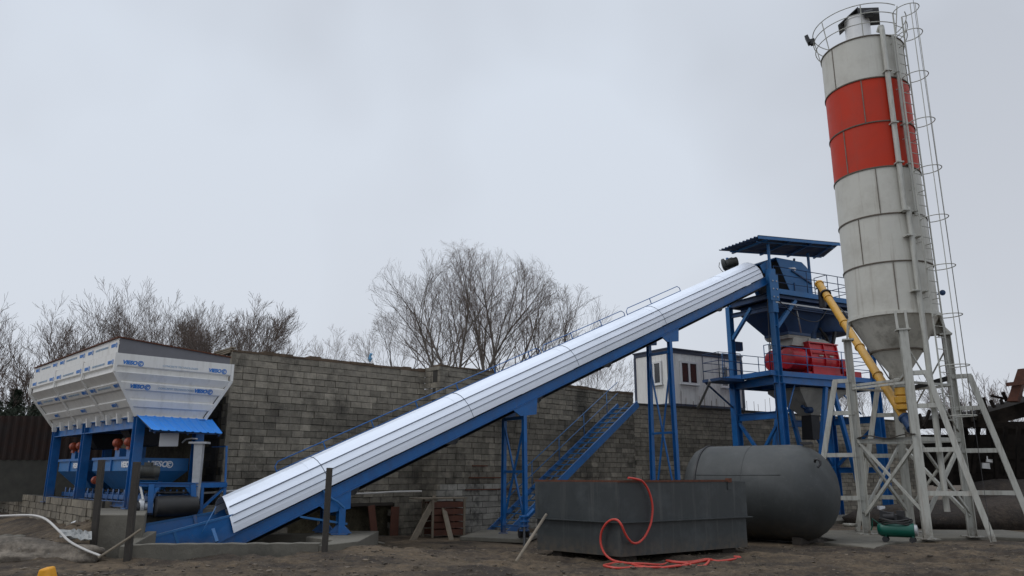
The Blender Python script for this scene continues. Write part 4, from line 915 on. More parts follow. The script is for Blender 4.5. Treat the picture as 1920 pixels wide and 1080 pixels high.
m = M(); m.loft([R4(MA + .12, MB_ - .1, .42, 2.0, z0m + 1.48), R4(MA + .35, MB_ - .5, .6, 1.85, z0m + 1.7)]); m.loft([R4(1.5, 2.8, .65, 1.9, z0m + 1.62), R4(1.45, 2.85, .6, 2.0, 7.98)], capa=True)
m.loft([R4(MA - .75, MA + .1, .6, 1.9, z0m + 1.3), R4(MA - .6, MA + .4, .6, 1.9, z0m + 1.66)])
m.build('top_cover', CHUTE, t)
m = M()
for a in (2.9, 3.55): m.abox(TP(a, .27, z0m + .86), EX, EY, Z, .25, .02, .06)
build_each(m, 'name_plate', CHUTE, t)
# concrete chute
t = thing('discharge_chute', TP(3.1, 1.2, 4.4), 'grey funnel hanging below the lower blue platform with black rubber sleeve', 'chute')
m = M(); m.loft([R4(1.6, 4.5, .35, 2.2, DZ - .35), R4(1.6, 4.5, .35, 2.2, DZ - .5), R4(2.75, 3.3, .9, 1.5, 4.55)]); m.build('funnel', CHUTE, t)
m = M(); m.loft([R4(2.78, 3.27, .93, 1.47, 4.54), R4(2.74, 3.3, .9, 1.5, 3.5)]); m.build('rubber_sleeve', DARK, t)
m = M(); m.lathe(TP(2.35, .8, 4.75), [(.05, 0), (.15, .02), (.15, .3), (.05, .32)], 12, ax=EX); m.beam(TP(2.1, .8, 4.9), TP(2.7, .9, 4.7), .12, .1); m.build('actuator', DKBLUE, t)
# ------------------------------------------------------------------ silo
vb = atan2(SCN.x, SCN.y); vd = V((sin(vb), cos(vb), 0)); vr = V((cos(vb), -sin(vb), 0))     # away from camera, to the right
def SP(az, r, z): # az measured from the camera-facing side, positive to the right
    a = radians(az); return SCN + (-vd * cos(a) + vr * sin(a)) * r + Z * z
t = thing('cement_silo', SCN + Z * .17, 'tall grey cement silo with wide red orange band, caged ladder and slanted leg props', 'silo')
sz = [7.0, 8.62, 10.22, 11.84, 13.45, 15.06, 16.64]
for i in range(6):
    m = M(); zb_, zt2 = sz[i], sz[i + 1]
    m.lathe(SCN, [(SR, zb_), (SR, zt2)], 64); m.build('shell_ring', SILOR if i in (3, 4) else SILOP, t)
m = M()
for z in sz[1:]:
    m.lathe(SCN, [(SR - .01, z - .022), (SR + .03, z - .022), (SR + .03, z + .018), (SR - .01, z + .018)], 64)
build_each(m, 'ring_seam', SEAM, t)
m = M()
for i in range(6):
    for k in range(3):
        az = (8, -30, 0, -38, -5, -43)[i] + k * 120
        p = SP(az, SR + .005, sz[i] + .04); q = SP(az, SR + .005, sz[i + 1] - .04); m.beam(p, q, .03, .02, up=(p - SCN).normalized() * V((1, 1, 0)).length and V((p.x - SCN.x, p.y - SCN.y, 0)).normalized())
build_each(m, 'vertical_seam', SEAMV, t)
m = M(); m.lathe(SCN, [(SR, 6.92), (SR + .05, 6.92), (SR + .05, 7.02), (SR, 7.02)], 64); m.build('skirt_ring', SILOP, t)
m = M(); m.lathe(SCN, [(.22, 5.05), (.24, 5.12), (.78, 5.9), (SR, 6.98)], 64); m.build('cone', SILOC, t)
m = M(); m.lathe(SCN, [(.76, 5.87), (.82, 5.87), (.83, 5.92), (.78, 5.92)], 48); m.build('cone_seam', SEAM, t)
m = M(); m.lathe(SCN, [(SR, 16.66), (SR - .3, 16.8), (.1, 17.0)], 48); m.build('roof', SILOP, t)
m = M(); m.lathe(SCN, [(.18, 4.72), (.22, 4.74), (.22, 5.0), (.2, 5.05)], 24); m.build('outlet', LEGP, t)
m = M(); m.lathe(SCN, [(.15, 4.0), (.23, 4.04), (.23, 4.16), (.18, 4.2), (.25, 4.25), (.25, 4.42), (.18, 4.46), (.23, 4.5), (.21, 4.72)], 24); m.build('valve', YELL, t)
# legs, each with slanted prop
legs = {'A': -84, 'B': 9, 'D': 96, 'C': 188}; RL = 1.46; ZS = .17
prop = {'A': -vr, 'C': -vr, 'B': vr, 'D': vr}
for k, az in legs.items():
    f = SP(az, RL, ZS); tp = SP(az, RL, 6.35); ox = prop[k]
    m = M(); m.ibeam(f, tp, .24, .24, .02, up=V((f.x - SCN.x, f.y - SCN.y, 0)).normalized()); m.abox(f - V((.25, .25, 0)), (1, 0, 0), (0, 1, 0), Z, .5, .5, .03); lg = m.build('leg', LEGP, t)
    m = M(); up_ = V((f.x - SCN.x, f.y - SCN.y, 0)).normalized(); sd_ = up_.cross(Z)
    m.abox(tp - sd_ * .2 - up_ * .2, sd_, up_, Z, .4, .36, .05); k == 'B' or m.prism([tp - sd_ * .18 + Z * .05, tp + sd_ * .18 + Z * .05, SP(az, SR - .02, 6.95) + sd_ * .26, SP(az, SR - .02, 6.95) - sd_ * .26], -up_ * .03)
    for sg in (-1, 1): m.beam(tp + sd_ * .14 * sg + Z * .02, SP(az, SR + .03, 7.0) + sd_ * .14 * sg, .05, .07, up=sd_)
    m.build('leg_bracket', LEGP, t)
    m = M(); H = 4.85; p0 = f + ox * 1.62 - vd * .15; p1 = f + Z * H + ox * .5
    ht = H - ZS
    at_ = lambda z: p0.lerp(p1, (z - ZS) / (H)) 
    m.beam(p0, p1, .16, .16, up=vd); m.beam(f + Z * H, p1 + ox * .06, .13, .13)
    for z in (3.85, 2.55, 1.3) if k in 'BD' else (3.8, 2.45, 1.1): q = at_(z + .17); m.beam(V((f.x, f.y, q.z)), q, .12, .13)
    m.beam(f - vr * 0 + Z * .4 + ox * .14, f + Z * (H) + ox * .14, .1, .1, up=vd) if k == 'A' else None
    m.build('prop', LEGP, t)
m = M()
order = ['A', 'B', 'D', 'C']
P_ = lambda k, z: SP(legs[k], RL, z)
for i in range(4):
    a, b = order[i], order[(i + 1) % 4]
    for z in (3.05,): m.beam(P_(a, z), P_(b, z), .1, .12)
    m.beam(P_(a, .75), P_(b, 2.95), .09, .09); m.beam(P_(a, 2.95), P_(b, .75), .07, .07, off=.09)
    m.beam(P_(a, 4.75), P_(b, 4.75), .07, .07)
m.tube(P_('D', 3.3), P_('B', 6.0), .025); m.tube(P_('D', 6.0), P_('C', 3.3), .025)
m.build('brace', LEGP, t)
m = M(); m.beam(P_('A', 4.85), SP(0, .3, 4.95), .08, .08); m.beam(P_('B', 5.1), SP(0, .3, 4.95), .08, .08); m.build('outlet_stay', LEGP, t)
m = M(); m.beam(P_('C', 4.7), P_('D', 5.0), .1, .14); m.build('dark_cross_bar', DARK, t)
# sagging scrap planks lying on the cross bars
m = M(); rows = []
for s in (-.25, .3): rows.append([P_('A', 3.14).lerp(P_('B', 3.14), i / 8) + vd * s + Z * (.06 * sin(i * 1.1) + (.03 if s > 0 else 0)) for i in range(9)])
m.sheet(rows); single(m, 'scrap_sheet', WOODD, 'bent dark scrap sheet lying across the cross bars of the silo legs', 'sheet', solid=.03)
# filling pipes up the side
for (az, zt_, nm) in ((29, 16.95, 'filling_pipe'), (44, 16.7, 'filling_pipe')):
    r = SR + .12
    m = M()
    if az == 29: m.path([SP(az, r, 10.2), SP(az, r, 16.7), SP(az + 1, r - .05, 16.9), SP(az + 3, r - .2, 17.0), SP(az + 4, r - .35, 16.9)], .085, 12); m.path([SP(az + 4, r + .02, .95), SP(az + 4, r + .02, 10.35)], .085, 12)
    else: m.path([SP(az, r, 10.1), SP(az, r, 16.6), SP(az + 2, r - .3, 16.75)], .05, 8)
    m.build(nm, LEGP, t)
m = M()
for i, z in enumerate((7.6, 9.4, 10.25, 11.9, 13.3, 15.2)): m.beam(SP(29, SR, z), SP(29, SR + .24, z), .22, .04); m.beam(SP(44, SR, z), SP(44, SR + .18, z), .14, .03)
build_each(m, 'pipe_clamp', LEGP, t)
# ladder with cage
LAZ = 52; lu = V((SP(LAZ, 1, 0) - SCN).normalized()); ls = lu.cross(Z)
LR = SR + .22
def LP(s, o, z): return SCN + lu * (LR + o) + ls * s + Z * z
m = M()
for s in (-.22, .22): m.path([LP(s, 0, 3.35), LP(s, 0, 16.7), LP(s, 0, 17.35)], .028, 6)
z = 3.6
while z < 17.2: m.tube(LP(-.22, 0, z), LP(.22, 0, z), .014, n=5); z += .36
for z in (4.4, 7.4, 9.2, 11, 12.8, 14.6, 16.3):
    for s in (-.22, .22): m.tube(LP(s, 0, z), LP(s, -.25, z), .014, n=5)
m.build('ladder', LEGP, t)
m = M(); hz = [3.7, 5.2, 6.75, 8.3, 9.9, 11.55, 13.2, 14.85, 16.4, 17.35]
def hoop(z, n=22): return [LP(sin(a) * .36 , .34 + -cos(a) * .42, z) for a in [radians(40 + 280 * i / n) for i in range(n + 1)]]
for z in hz: m.path(hoop(z), .016, 5)
for k in (8, 10): m.path([hoop(hz[0])[k], hoop(hz[-1])[k]], .014, 5)
m.build('ladder_cage', LEGP, t)
m = M(); m.tube(LP(.3, .85, 17.6), LP(.4, 1.0, .2), .008, n=4); m.build('guy_wire', DARK, t)
# top railing, filter, floodlight
m = M(); RR = SR + .08
for z in (17.75, 17.4, 17.05): m.path([SP(a, RR + (.12 if z > 17.3 else .08), z) for a in range(-285, 58, 7)], .017, 5)
for a in (-270, -225, -180, -135, -92, -48, 5, 55): m.tube(SP(a, SR, 16.6), SP(a, RR + .12, 17.75), .018, n=6)
m.build('top_railing', LEGP, t)
FC = SP(-40, .05, 0)
m = M(); m.lathe(V((FC.x, FC.y, 16.8)), [(.42, 0), (.43, 1.15), (.46, 1.17), (.46, 1.22), (.4, 1.24)], 32); fl = m.build('filter_body', WHITE2, t)
m = M(); n0 = -vr * .85; c = V((FC.x, FC.y, 18.0))
m.prism([c - vr * .62 - Z * .22 - vd * .4, c + vr * .1 + Z * .32 - vd * .4, c + vr * .1 + Z * .38 + vd * .4, c - vr * .62 - Z * .16 + vd * .4], V((0, 0, .04)))
m.prism([c + vr * .05 + Z * .3 - vd * .42, c + vr * .75 + Z * .12 - vd * .42, c + vr * .75 - Z * .12 - vd * .42, c + vr * .1 - Z * .0 - vd * .42], vd * .8)
m.lathe(c + vr * .25 - vd * .45 - Z * .05, [(.02, 0), (.13, .02), (.13, .3), (.02, .32)], 14, ax=vr); m.build('filter_lid', DARK, t)
m = M(); p = SP(-92, SR + .18, 17.65); m.box(p - vr * .2 + Z * .12, (-vr * .8 - Z * .4 - vd * .3).normalized() * .07, vd * .14, (Z - vr * .3).normalized() * .16); m.box(p - vr * .05, vr * .08, vd * .1, Z * .1); m.tube(p - Z * .1, p + Z * .05, .03); m.build('floodlight', DARK, t)
m = M(); m.lathe(SP(95, SR + .18, 7.75), [(.02, -.05), (.09, -.03), (.09, .03), (.02, .05)], 12, ax=-vd); m.tube(SP(95, SR, 7.7), SP(95, SR + .18, 7.75), .02); m.build('level_sensor', DKBLUE, t)
m = M(); p = SP(100, SR - .05, 6.9); m.prism([p, SP(100, SR + .3, 6.45) , SP(100, SR - .35, 6.4)], vd * .3); m.build('side_gusset', SILOC, t)
# ------------------------------------------------------------------ yellow screw conveyor
sb, stp = at(1696, 782, 24.9), TP(2.75, .5, UZ + .75)
stp = at(1537, 534, 31.5)
t = thing('screw_conveyor', V((sb.x, sb.y, 3.2)), 'yellow tube screw feeder slanting from under the silo up to the blue tower', 'screw conveyor')
dd = (sb - stp); m = M(); m.tube(stp, sb, .145, n=20); m.tube(stp, stp - dd.normalized() * .1, .18, n=20); m.build('tube', YELL, t)
m = M()
for f in (.13, .35, .54, .74): c = stp + dd * f; m.tube(c - dd.normalized() * .03, c + dd.normalized() * .03, .18, n=20)
build_each(m, 'flange', YELL, t)
m = M(); c = stp + dd * .09; m.tube(c - dd.normalized() * .03, c + dd.normalized() * .03, .22, n=20); m.path([c + V((.1, -.1, -.2)), stp + dd * .3 + V((.16, -.16, .1)), stp + dd * .55 + V((.16, -.18, .16)), stp + dd * .8 + V((.1, -.2, .2)), sb + V((.15, -.2, .6)), sb + V((.3, -.1, .2))], .025, 6); m.build('cable', DARK, t)
m = M(); c = stp + dd.normalized() * .15; m.tube(c, c - Z * .9, .14, n=14); m.build('outlet_sleeve', DARK, t)
m = M(); m.lathe(sb, [(.16, 0), (.2, .02), (.2, .1), (.16, .14), (.15, .5), (.17, .52), (.17, .6), (.05, .62)], 18, ax=dd); m.build('motor', DKBLUE, t)
# ------------------------------------------------------------------ site cabin
KC = on(1258, 762, WD + V((-.545, .84, 0)) * .12, D3); kz = 5.09; EK, EL = dr(D3), dr(D3 - 90)
KL, KW, KH = 5.0, 2.35, 2.62
def KP(a, b, z): return V((KC.x, KC.y, kz)) + EK * a + EL * b + Z * z
t = thing('site_cabin', KP(KL / 2, KW / 2, 0), 'light grey prefabricated site cabin with three white framed windows on the retaining wall', 'cabin')
m = M(); 
def panelwall(m, f0, length, dirv, nrm, z0_, z1_, step=.19):
    s = 0
    rows = []; pts = []
    while s < length - .001:
        e_ = min(length, s + step); pts += [s + .004, s + .012, e_ - .012, e_ - .004]; s = e_
    row = [(p, .0 if i % 4 in (0, 3) else .012) for i, p in enumerate(pts)]
    m.sheet([[f0 + dirv * p + nrm * g + Z * z0_ for p, g in row], [f0 + dirv * p + nrm * g + Z * z1_ for p, g in row]])
panelwall(m, KP(.1, .02, 0), KL - .2, EK, -EL, .1, KH - .18); m.build('wall', CABIN, t, solid=.01)
m = M(); panelwall(m, KP(.02, .1, 0), KW - .2, EL, -EK, .1, KH - .18); m.build('wall', CABIN, t, solid=.01)
m = M(); m.prism([KP(.08, .08, 0), KP(KL - .02, .08, 0), KP(KL - .02, KW - .02, 0), KP(.08, KW - .02, 0)], (0, 0, KH - .1)); m.build('core', CABIN, t)
m = M()
m.abox(KP(-.02, -.02, KH - .18), EK, EL, Z, KL + .04, KW + .04, .18); m.abox(KP(-.02, -.02, 0), EK, EL, Z, KL + .04, KW + .04, .1)
for (a, b) in ((-.03, -.03), (KL - .1, -.03), (-.03, KW - .1), (KL - .1, KW - .1)): m.abox(KP(a, b, .1), EK, EL, Z, .13, .13, KH - .28)
m.build('frame', CABF, t)
m = M(); m.abox(KP(-.06, -.06, KH), EK, EL, Z, KL + .12, KW + .12, .06); m.build('roof', CABF, t)
def window(o, dx, nr, w_, h_, reflection=True):
    m = M(); fr = .09
    for (x0, x1, y0, y1) in ((0, w_, 0, fr), (0, w_, h_ - fr, h_), (0, fr, fr, h_ - fr), (w_ - fr, w_, fr, h_ - fr), (w_ / 2 - fr * .6, w_ / 2 + fr * .6, fr, h_ - fr)):
        m.abox(o + dx * x0 + Z * y0, dx, nr, Z, x1 - x0, .07, y1 - y0)
    m.abox(o - dx * .05 - Z * .03, dx, nr, Z, w_ + .1, .11, .03); wf = m.build('window', WHITE2, t)
    m = M(); m.abox(o + dx * fr + Z * fr + nr * .03, dx, nr, Z, w_ - 2 * fr, .01, h_ - 2 * fr); m.build('pane', GLASS, wf)
    if reflection: 
        m = M(); 
        for c0 in (fr + .05, w_ / 2 + .12): m.abox(o + dx * c0 + Z * (fr + .08) + nr * .041, dx, nr, Z, w_ * .24, .004, h_ - 2 * fr - .1)
        m.build('reflection', REDREFL, wf)
wp = on(1275, 716, KP(0, 0, 0), D3); sa = (wp - KP(0, 0, 0)).xy.length
window(KP(sa, -.02, 1.02), EK, -EL, 1.15, 1.08); 
wp = on(1350, 716, KP(0, 0, 0), D3); sa = (wp - KP(0, 0, 0)).xy.length
window(KP(sa, -.02, 1.02), EK, -EL, 1.05, 1.08, False)
window(KP(-.02, 1.45, 1.0), -EL, -EK, 1.0, 1.1, False)
# ------------------------------------------------------------------ staircase
ST = at(1196, 757, 31.3); SBm = on(1048, 906, ST, 45); sdir = (ST - SBm).normalized(); kk = (SBm.z - .1) / (ST.z - SBm.z); SB0 = SBm + (SBm - ST) * kk
sn = V((-sdir.y, sdir.x, 0)).normalized(); SW = 1.0
t = thing('staircase', V((SB0.x, SB0.y, .1)), 'steep blue steel staircase with handrail climbing to the site cabin', 'staircase')
for b in (0, SW):
    m = M(); m.beam(SB0 + sn * b, ST + sn * b, .05, .27 if b == 0 else .16); m.build('stringer', BLUE, t)
m = M(); nst = 23
for i in range(1, nst):
    c = SB0.lerp(ST, i / nst); h_ = V((sdir.x, sdir.y, 0)).normalized(); m.abox(c + sn * .04 - h_ * .09, h_, sn, Z, .17, SW - .08, .025)
build_each(m, 'tread', DARK, t)
m = M()
for i in range(1, nst):
    c = SB0.lerp(ST, i / nst); h_ = V((sdir.x, sdir.y, 0)).normalized(); m.abox(c + sn * .04 - h_ * .115, h_, sn, Z, .02, SW - .08, .035)
build_each(m, 'nosing', BLUED, t)
m = M(); m.beam(SB0.lerp(ST, .05) + sn * SW * .5 + Z * .06, ST + sn * SW * .5 + Z * .06, .03, .03); m.build('centre_bar', BLUED, t)
m = M()
for b in (SW,):
    for h_ in (.95, .5): m.tube(SB0.lerp(ST, .12) + sn * b + Z * h_, ST + sn * b + Z * h_, .016, n=6)
    for f in (.12, .3, .5, .7, .9): c = SB0.lerp(ST, f) + sn * b; m.tube(c, c + Z * .95, .016, n=6)
m.build('handrail', BLUED, t)
# ------------------------------------------------------------------ tanks
# round tank
t1 = V((8.95, 22.35, 1.43)); ta = dr(-52); TR = 1.36; TL = 4.4
t1 = at(1572, 930, 22.4); t1.z = 1.50
t = thing('cylindrical_tank', V((t1.x, t1.y, .1)) + ta * 2.2, 'big dark grey cylindrical steel tank lying beside the silo legs', 'tank')
prof = [(.02, 0), (.35, .03), (.65, .12), (.9, .26), (1.1, .45), (1.25, .68), (1.33, .9), (TR, 1.15), (TR, TL - .6), (1.27, TL - .38), (1.1, TL - .22), (.6, TL - .06), (.02, TL)]
m = M(); m.lathe(t1, prof, 64, ax=ta); m.build('shell', TANKG, t)
tx = ta.cross(Z)
m = M(); m.lathe(t1 + ta * (TL - .7), [(TR, 0), (TR + .03, 0), (TR + .03, .05), (TR, .05)], 64, ax=ta); m.build('weld_band', DARK, t)
m = M(); nn2 = -tx * .93 + Z * .36; m.tube(t1 + ta * 1.15 + nn2.normalized() * TR, t1 + ta * (TL - .72) + nn2.normalized() * TR, .012, n=5); m.lathe(t1 + ta * 2.3, [(TR, 0), (TR + .008, 0), (TR + .008, .02), (TR, .02)], 64, ax=ta); build_each(m, 'weld_seam', TANKG, t)
m = M(); c = t1 + ta * .22 - tx * 0 + tx * (.75) + Z * .72; 
hk = [at(1528, 866, 22.05), at(1528, 862, 21.95), at(1533, 861, 21.9), at(1538, 865, 21.85), at(1538, 871, 21.85), at(1533, 876, 21.85)]
m.path(hk, .035, 8); m.build('lifting_hook', DARK, t)
m = M(); c = t1 + ta * .75 + Z * TR; m.box(c + Z * .03, ta * .15, tx * .1, Z * .035); m.build('lifting_lug', DARK, t)
m = M()
for s in (.9, TL - 1.0): m.prism([V((t1.x, t1.y, .1)) + ta * s + tx * .75, V((t1.x, t1.y, .1)) + ta * s - tx * .75, V((t1.x, t1.y, .30)) + ta * s - tx * .75, V((t1.x, t1.y, .15)) + ta * s, V((t1.x, t1.y, .30)) + ta * s + tx * .75], ta * .25)
for q_, lb in zip(build_each(m, '', WOODD), ('dark timber cradle under the silo side end of the cylindrical tank', 'dark timber cradle under the far end of the cylindrical tank')): single(q_, 'timber_cradle', WOODD, lb, 'cradle', 'cradles under the round tank')
# rectangular tank
R0 = gz(1165, 1044, .2); a_l = math.degrees(atan2(gz(1008, 1031, .2).x - R0.x, gz(1008, 1031, .2).y - R0.y))
ql = on(1008, 1031, R0, -44); qr_ = on(1402, 1029, R0, 55)
ul, ur = dr(-44), dr(55); LLn = (ql - R0).xy.length; LRn = (qr_ - R0).xy.length
zb0, zt0 = .2, 1.83; zm_ = at(1165, 980, R0.y).z
t = thing('rectangular_tank', V((R0.x, R0.y, .1)) + ul * LLn / 2 + ur * LRn / 2, 'open dark grey plate steel tank with rusty rim in the middle of the yard', 'tank')
def RP(a, b, z): return V((R0.x, R0.y, z)) + ur * a + ul * b
m = M()
for (z0_, z1_, g) in ((zb0, zm_, 0), (zm_, zt0, .03)):
    m.loft([[RP(-g, -g, z) , RP(LRn + g, -g, z), RP(LRn + g, LLn + g, z), RP(-g, LLn + g, z)] for z in (z0_, z1_)], capa=(z0_ == zb0), capb=False)
m.build('plate_wall', PITG, t, solid=.012)
m = M()
for (p, q) in ((RP(-.05, -.05, zm_), RP(LRn + .14, -.05, zm_)), (RP(-.05, -.05, zm_), RP(-.05, LLn + .14, zm_))): m.beam(p, q, .14, .018)
m.build('seam_flange', PITG, t)
m = M(); m.beam(RP(-.06, -.02, zt0 + .02), RP(LRn * .86, -.02, zt0 + .02), .06, .05); m.beam(RP(-.0, -.02, zt0 + .02), RP(-.0, LLn + .06, zt0 + .02), .06, .05); m.box(RP(LRn * .86, -.03, zt0 + .03), ur * .06, ul * .05, Z * .05); m.build('rim', RUST, t)
m = M(); m.box(RP(LRn * .86, -.045, zt0 - .1), ur * .07, ul * .01, Z * .1); build_each(m, 'bracket', PITG, t)
m = M()
for (a, b) in ((.4, .3), (LRn - .5, .3), (.4, LLn - .5)): m.box(RP(a, b, .12), ur * .25, ul * .14, Z * .09)
for q_, lb in zip(build_each(m, '', WOODD), ('dark timber block under the front corner of the rectangular tank', 'dark timber block under the right end of the rectangular tank', 'dark timber block under the left end of the rectangular tank')): single(q_, 'timber_block', WOODD, lb, 'timber', 'blocks under the rectangular tank')
# red hose
pts = [(1178, 896), (1186, 897), (1196, 899), (1204, 902), (1212, 912), (1218, 925), (1222, 940), (1223.5, 955), (1222, 972), (1219, 985), (1212, 1001), (1204, 1012), (1195, 1018), (1186, 1017.5), (1178, 1010), (1171, 998), (1165, 984), (1158, 975.5), (1150, 974), (1142, 977), (1134, 985), (1128, 997), (1126, 1012), (1128, 1025), (1134, 1038), (1142, 1046), (1152, 1051.5)]
cr = []
for (px, py) in pts:
    P1 = on(px, py, RP(0, -.12, 0), 55); P2 = on(px, py, RP(-.12, 0, 0), -44)
    cr.append(P1 if P1.y > R0.y - .1 and px > 1166 else (P2 if px < 1160 else at(px, py, R0.y - .15)))
def smooth(p, n=4):
    o = []
    for i in range(len(p) - 1):
        p0 = p[max(i - 1, 0)]; p1 = p[i]; p2 = p[i + 1]; p3 = p[min(i + 2, len(p) - 1)]
        for k in range(n): t_ = k / n; o.append(.5 * ((2 * p1) + (p2 - p0) * t_ + (2 * p0 - 5 * p1 + 4 * p2 - p3) * t_ ** 2 + (3 * p1 - p0 - 3 * p2 + p3) * t_ ** 3))
    return o + [p[-1]]
gp = [(1175, 1055), (1210, 1056), (1240, 1054), (1262, 1051), (1290, 1053), (1318, 1056), (1330, 1053), (1322, 1050), (1295, 1055), (1262, 1059), (1230, 1063), (1205, 1061), (1190, 1061), (1160, 1063), (1133, 1060), (1142, 1055), (1165, 1053), (1200, 1058), (1235, 1062), (1275, 1063), (1296, 1058), (1290, 1055), (1262, 1054), (1250, 1049), (1275, 1047), (1300, 1047), (1326, 1047), (1345, 1049), (1370, 1047), (1388, 1044), (1376, 1043)]
g2 = []
for (px, py) in gp:
    q = gz(px, py, .12); g2.append(V((q.x, q.y, zt(q.x, q.y) + .016)))
m = M(); m.path(smooth(cr + g2, 5), .026, 8)
hm_ = m
single(hm_, 'hose', HOSE, 'red rubber hose looping over the dark rectangular tank and coiled on the ground', 'hose')
m = M(); m.beam(on(1191, 902, RP(0, .1, 0), 55), on(1202, 902, RP(0, .1, 0), 55), .06, .04); single(m, 'white_batten', WHITE2, 'short white batten lying on the rusty tank rim under the red hose', 'batten')
# ------------------------------------------------------------------ dark posts in the foreground
def post(px0, py0, px1, py1, Y, w_, label, leanY=0):
    b = at(px0, py0, Y); tp = at(px1, py1, Y + leanY); b.z = min(b.z, zt(b.x, b.y)) - .1
    m = M(); m.ibeam(b, tp, w_, w_ * .9, .02, up=V((1, 0, 0))) if False else m.beam(b, tp, w_, w_ * .8, up=V((0, 1, 0)))
    return single(m, 'steel_post', POSTM, label, 'post', 'dark posts along the pit', bevel=.008)
POSTM = mat('dark_brown_post', (0.042, 0.036, 0.030), 0.8, var=0.35, scale=6, dirt=(0.09, 0.07, 0.05), damt=.5, stretch=(8, 8, 1), bump=.4)
post(176, 1018, 191, 862, 16.9, .12, 'leftmost dark leaning post in front of the aggregate bin')
post(239, 1049, 257, 866, 16.25, .13, 'tall dark post at the near left corner of the pit kerb')
post(608, 1041, 618, 877, 17.3, .12, 'dark post in front of the conveyor foot with light cut top')
# ------------------------------------------------------------------ small litter, pipes, planks
def stick(pts, r, name, mt, label, cat, n=6):
    m = M(); m.path(pts, r, n); return single(m, name, mt, label, cat)
pp = [(-14, 968), (0, 967.5), (40, 966), (66, 967), (88, 975), (110, 995), (130, 1015), (160, 1031), (188, 1042)]
Yp = [16.8, 16.7, 16.6, 16.5, 16.4, 16.2, 16.1, 16.0, 15.9]
q = [at(px, py, y) for (px, py), y in zip(pp, Yp)]; q = [V((p.x, p.y, max(p.z, zt(p.x, p.y) + .02))) for p in q]
stick(smooth(q, 4), .024, 'plastic_pipe', PIPE, 'bent white plastic pipe lying over the soil bank at bottom left', 'pipe')
stick([at(184, 1046, 15.85), at(238, 1011, 16.1), at(265, 992, 16.2)], .026, 'wooden_stick', WOODP, 'pale thin stick leaning against the dark post by the pit', 'stick')
stick([at(967, 1054, 16.2), at(1024, 965, 18.8)], .035, 'wooden_stick', WOODP, 'pale stick leaning on the left side of the rectangular tank', 'stick')
stick(smooth([at(372, 925, 20.9), at(420, 922, 21.2), at(520, 915, 21.9), at(640, 925, 23.3), at(690, 925, 23.9), at(740, 922, 24.6), at(790, 921, 25.4)], 4), .03, 'pale_hose', PIPE, 'thin pale hose sagging along the foot of the tall block wall', 'hose')
# crumpled sheet
m = M(); rows = []
for j in range(7):
    rows.append([at(112 + 60 * i / 9, 993 + 14 * (j / 6) + i * .5, 16.75 - .1 * j) + V((0, 0, .10 * mnoise.noise(V((i * .9, j * .9, 2))))) for i in range(10)])
m.sheet(rows); single(m, 'plastic_sheet', mat('milky_plastic', (.27, .275, .265), .45, var=.1), 'crumpled milky plastic sheet on the soil bank under the white pipe', 'plastic sheet', solid=.012)
# yellow thing at the bottom edge
m = M(); c = at(82, 1066, 13.2); m.hexa([c + V((-.13, 0, -.3)), c + V((.14, 0, -.3)), c + V((.14, .3, -.3)), c + V((-.13, .3, -.3)), c + V((-.10, .02, -.02)), c + V((.05, .05, -.0)), c + V((.05, .25, .02)), c + V((-.10, .25, -.0))])
single(m, 'plastic_canister', YPLA, 'orange yellow plastic canister at the bottom left edge of the photo', 'canister', bevel=.03)
for i, (px, py, s, lb) in enumerate(((128, 1048, .05, 'small white paper scrap left of the pale stick'), (183, 1053, .08, 'pinkish paper scrap below the foot of the pale stick'), (203, 1051, .07, 'white paper scrap near the foot of the tall corner post'))):
    m = M(); c = gz(px, py, .14); c.z = zt(c.x, c.y) + .03; m.prism([c + V((-s, 0, 0)), c + V((s, -.02, .02)), c + V((s * .8, s, .05)), c + V((-s * .7, s * .9, .01))], (0, 0, .012)); single(m, 'litter', WHITE2, lb, 'litter', 'paper scraps on the mud')
# stones near pit end
for i, (px, py, s, lb) in enumerate(((690, 1012, .2, 'broken grey concrete chunk at the right end of the pit kerb'), (714, 1017, .12, 'flat pale stone right of the pit kerb end'), (12, 990, .22, 'pale stone on the soil bank at the left edge'), (35, 1002, .18, 'second pale stone lying lower on the left bank'))):
    c = gz(px, py, .12 if px > 600 else .6); lump('stone', V((c.x, c.y, zt(c.x, c.y) + .02)), s, s * .7, s * .4, CONC, lb, 'stone', 20 + i)
# boards by the wall
nW = V((dr(D1).y, -dr(D1).x, 0))
def plank(p0, p1, w_, mt, label, th=.04, up=None):
    m = M(); m.beam(p0, p1, w_, th, up=up or nW); return single(m, 'plank', mt, label, 'plank', 'boards leaning on the block wall')
Wn = WA + nW * .12
a0 = on(696, 948, Wn, D1); b0 = on(703, 1013, Wn, D1); plank(b0, a0, .24, WOODR, 'left reddish board standing upright under the dark lintel')
a0 = on(741, 950, Wn, D1); b0 = on(738, 1013, Wn, D1); plank(b0, a0, .3, WOODR, 'right darker reddish board standing upright under the dark lintel')
plank(at(772, 1017, 24.2), at(817, 932, 25.2), .2, WOODP, 'long grey plank leaning steeply to the right against the wall corner')
plank(at(785, 1002, 24.6), at(802, 945, 25.2), .14, WOODP, 'short grey plank behind the long leaning plank')
plank(at(848, 1020, 24.3), at(832, 952, 25.3), .19, WOODP, 'pale splintered plank leaning on the wooden crate')
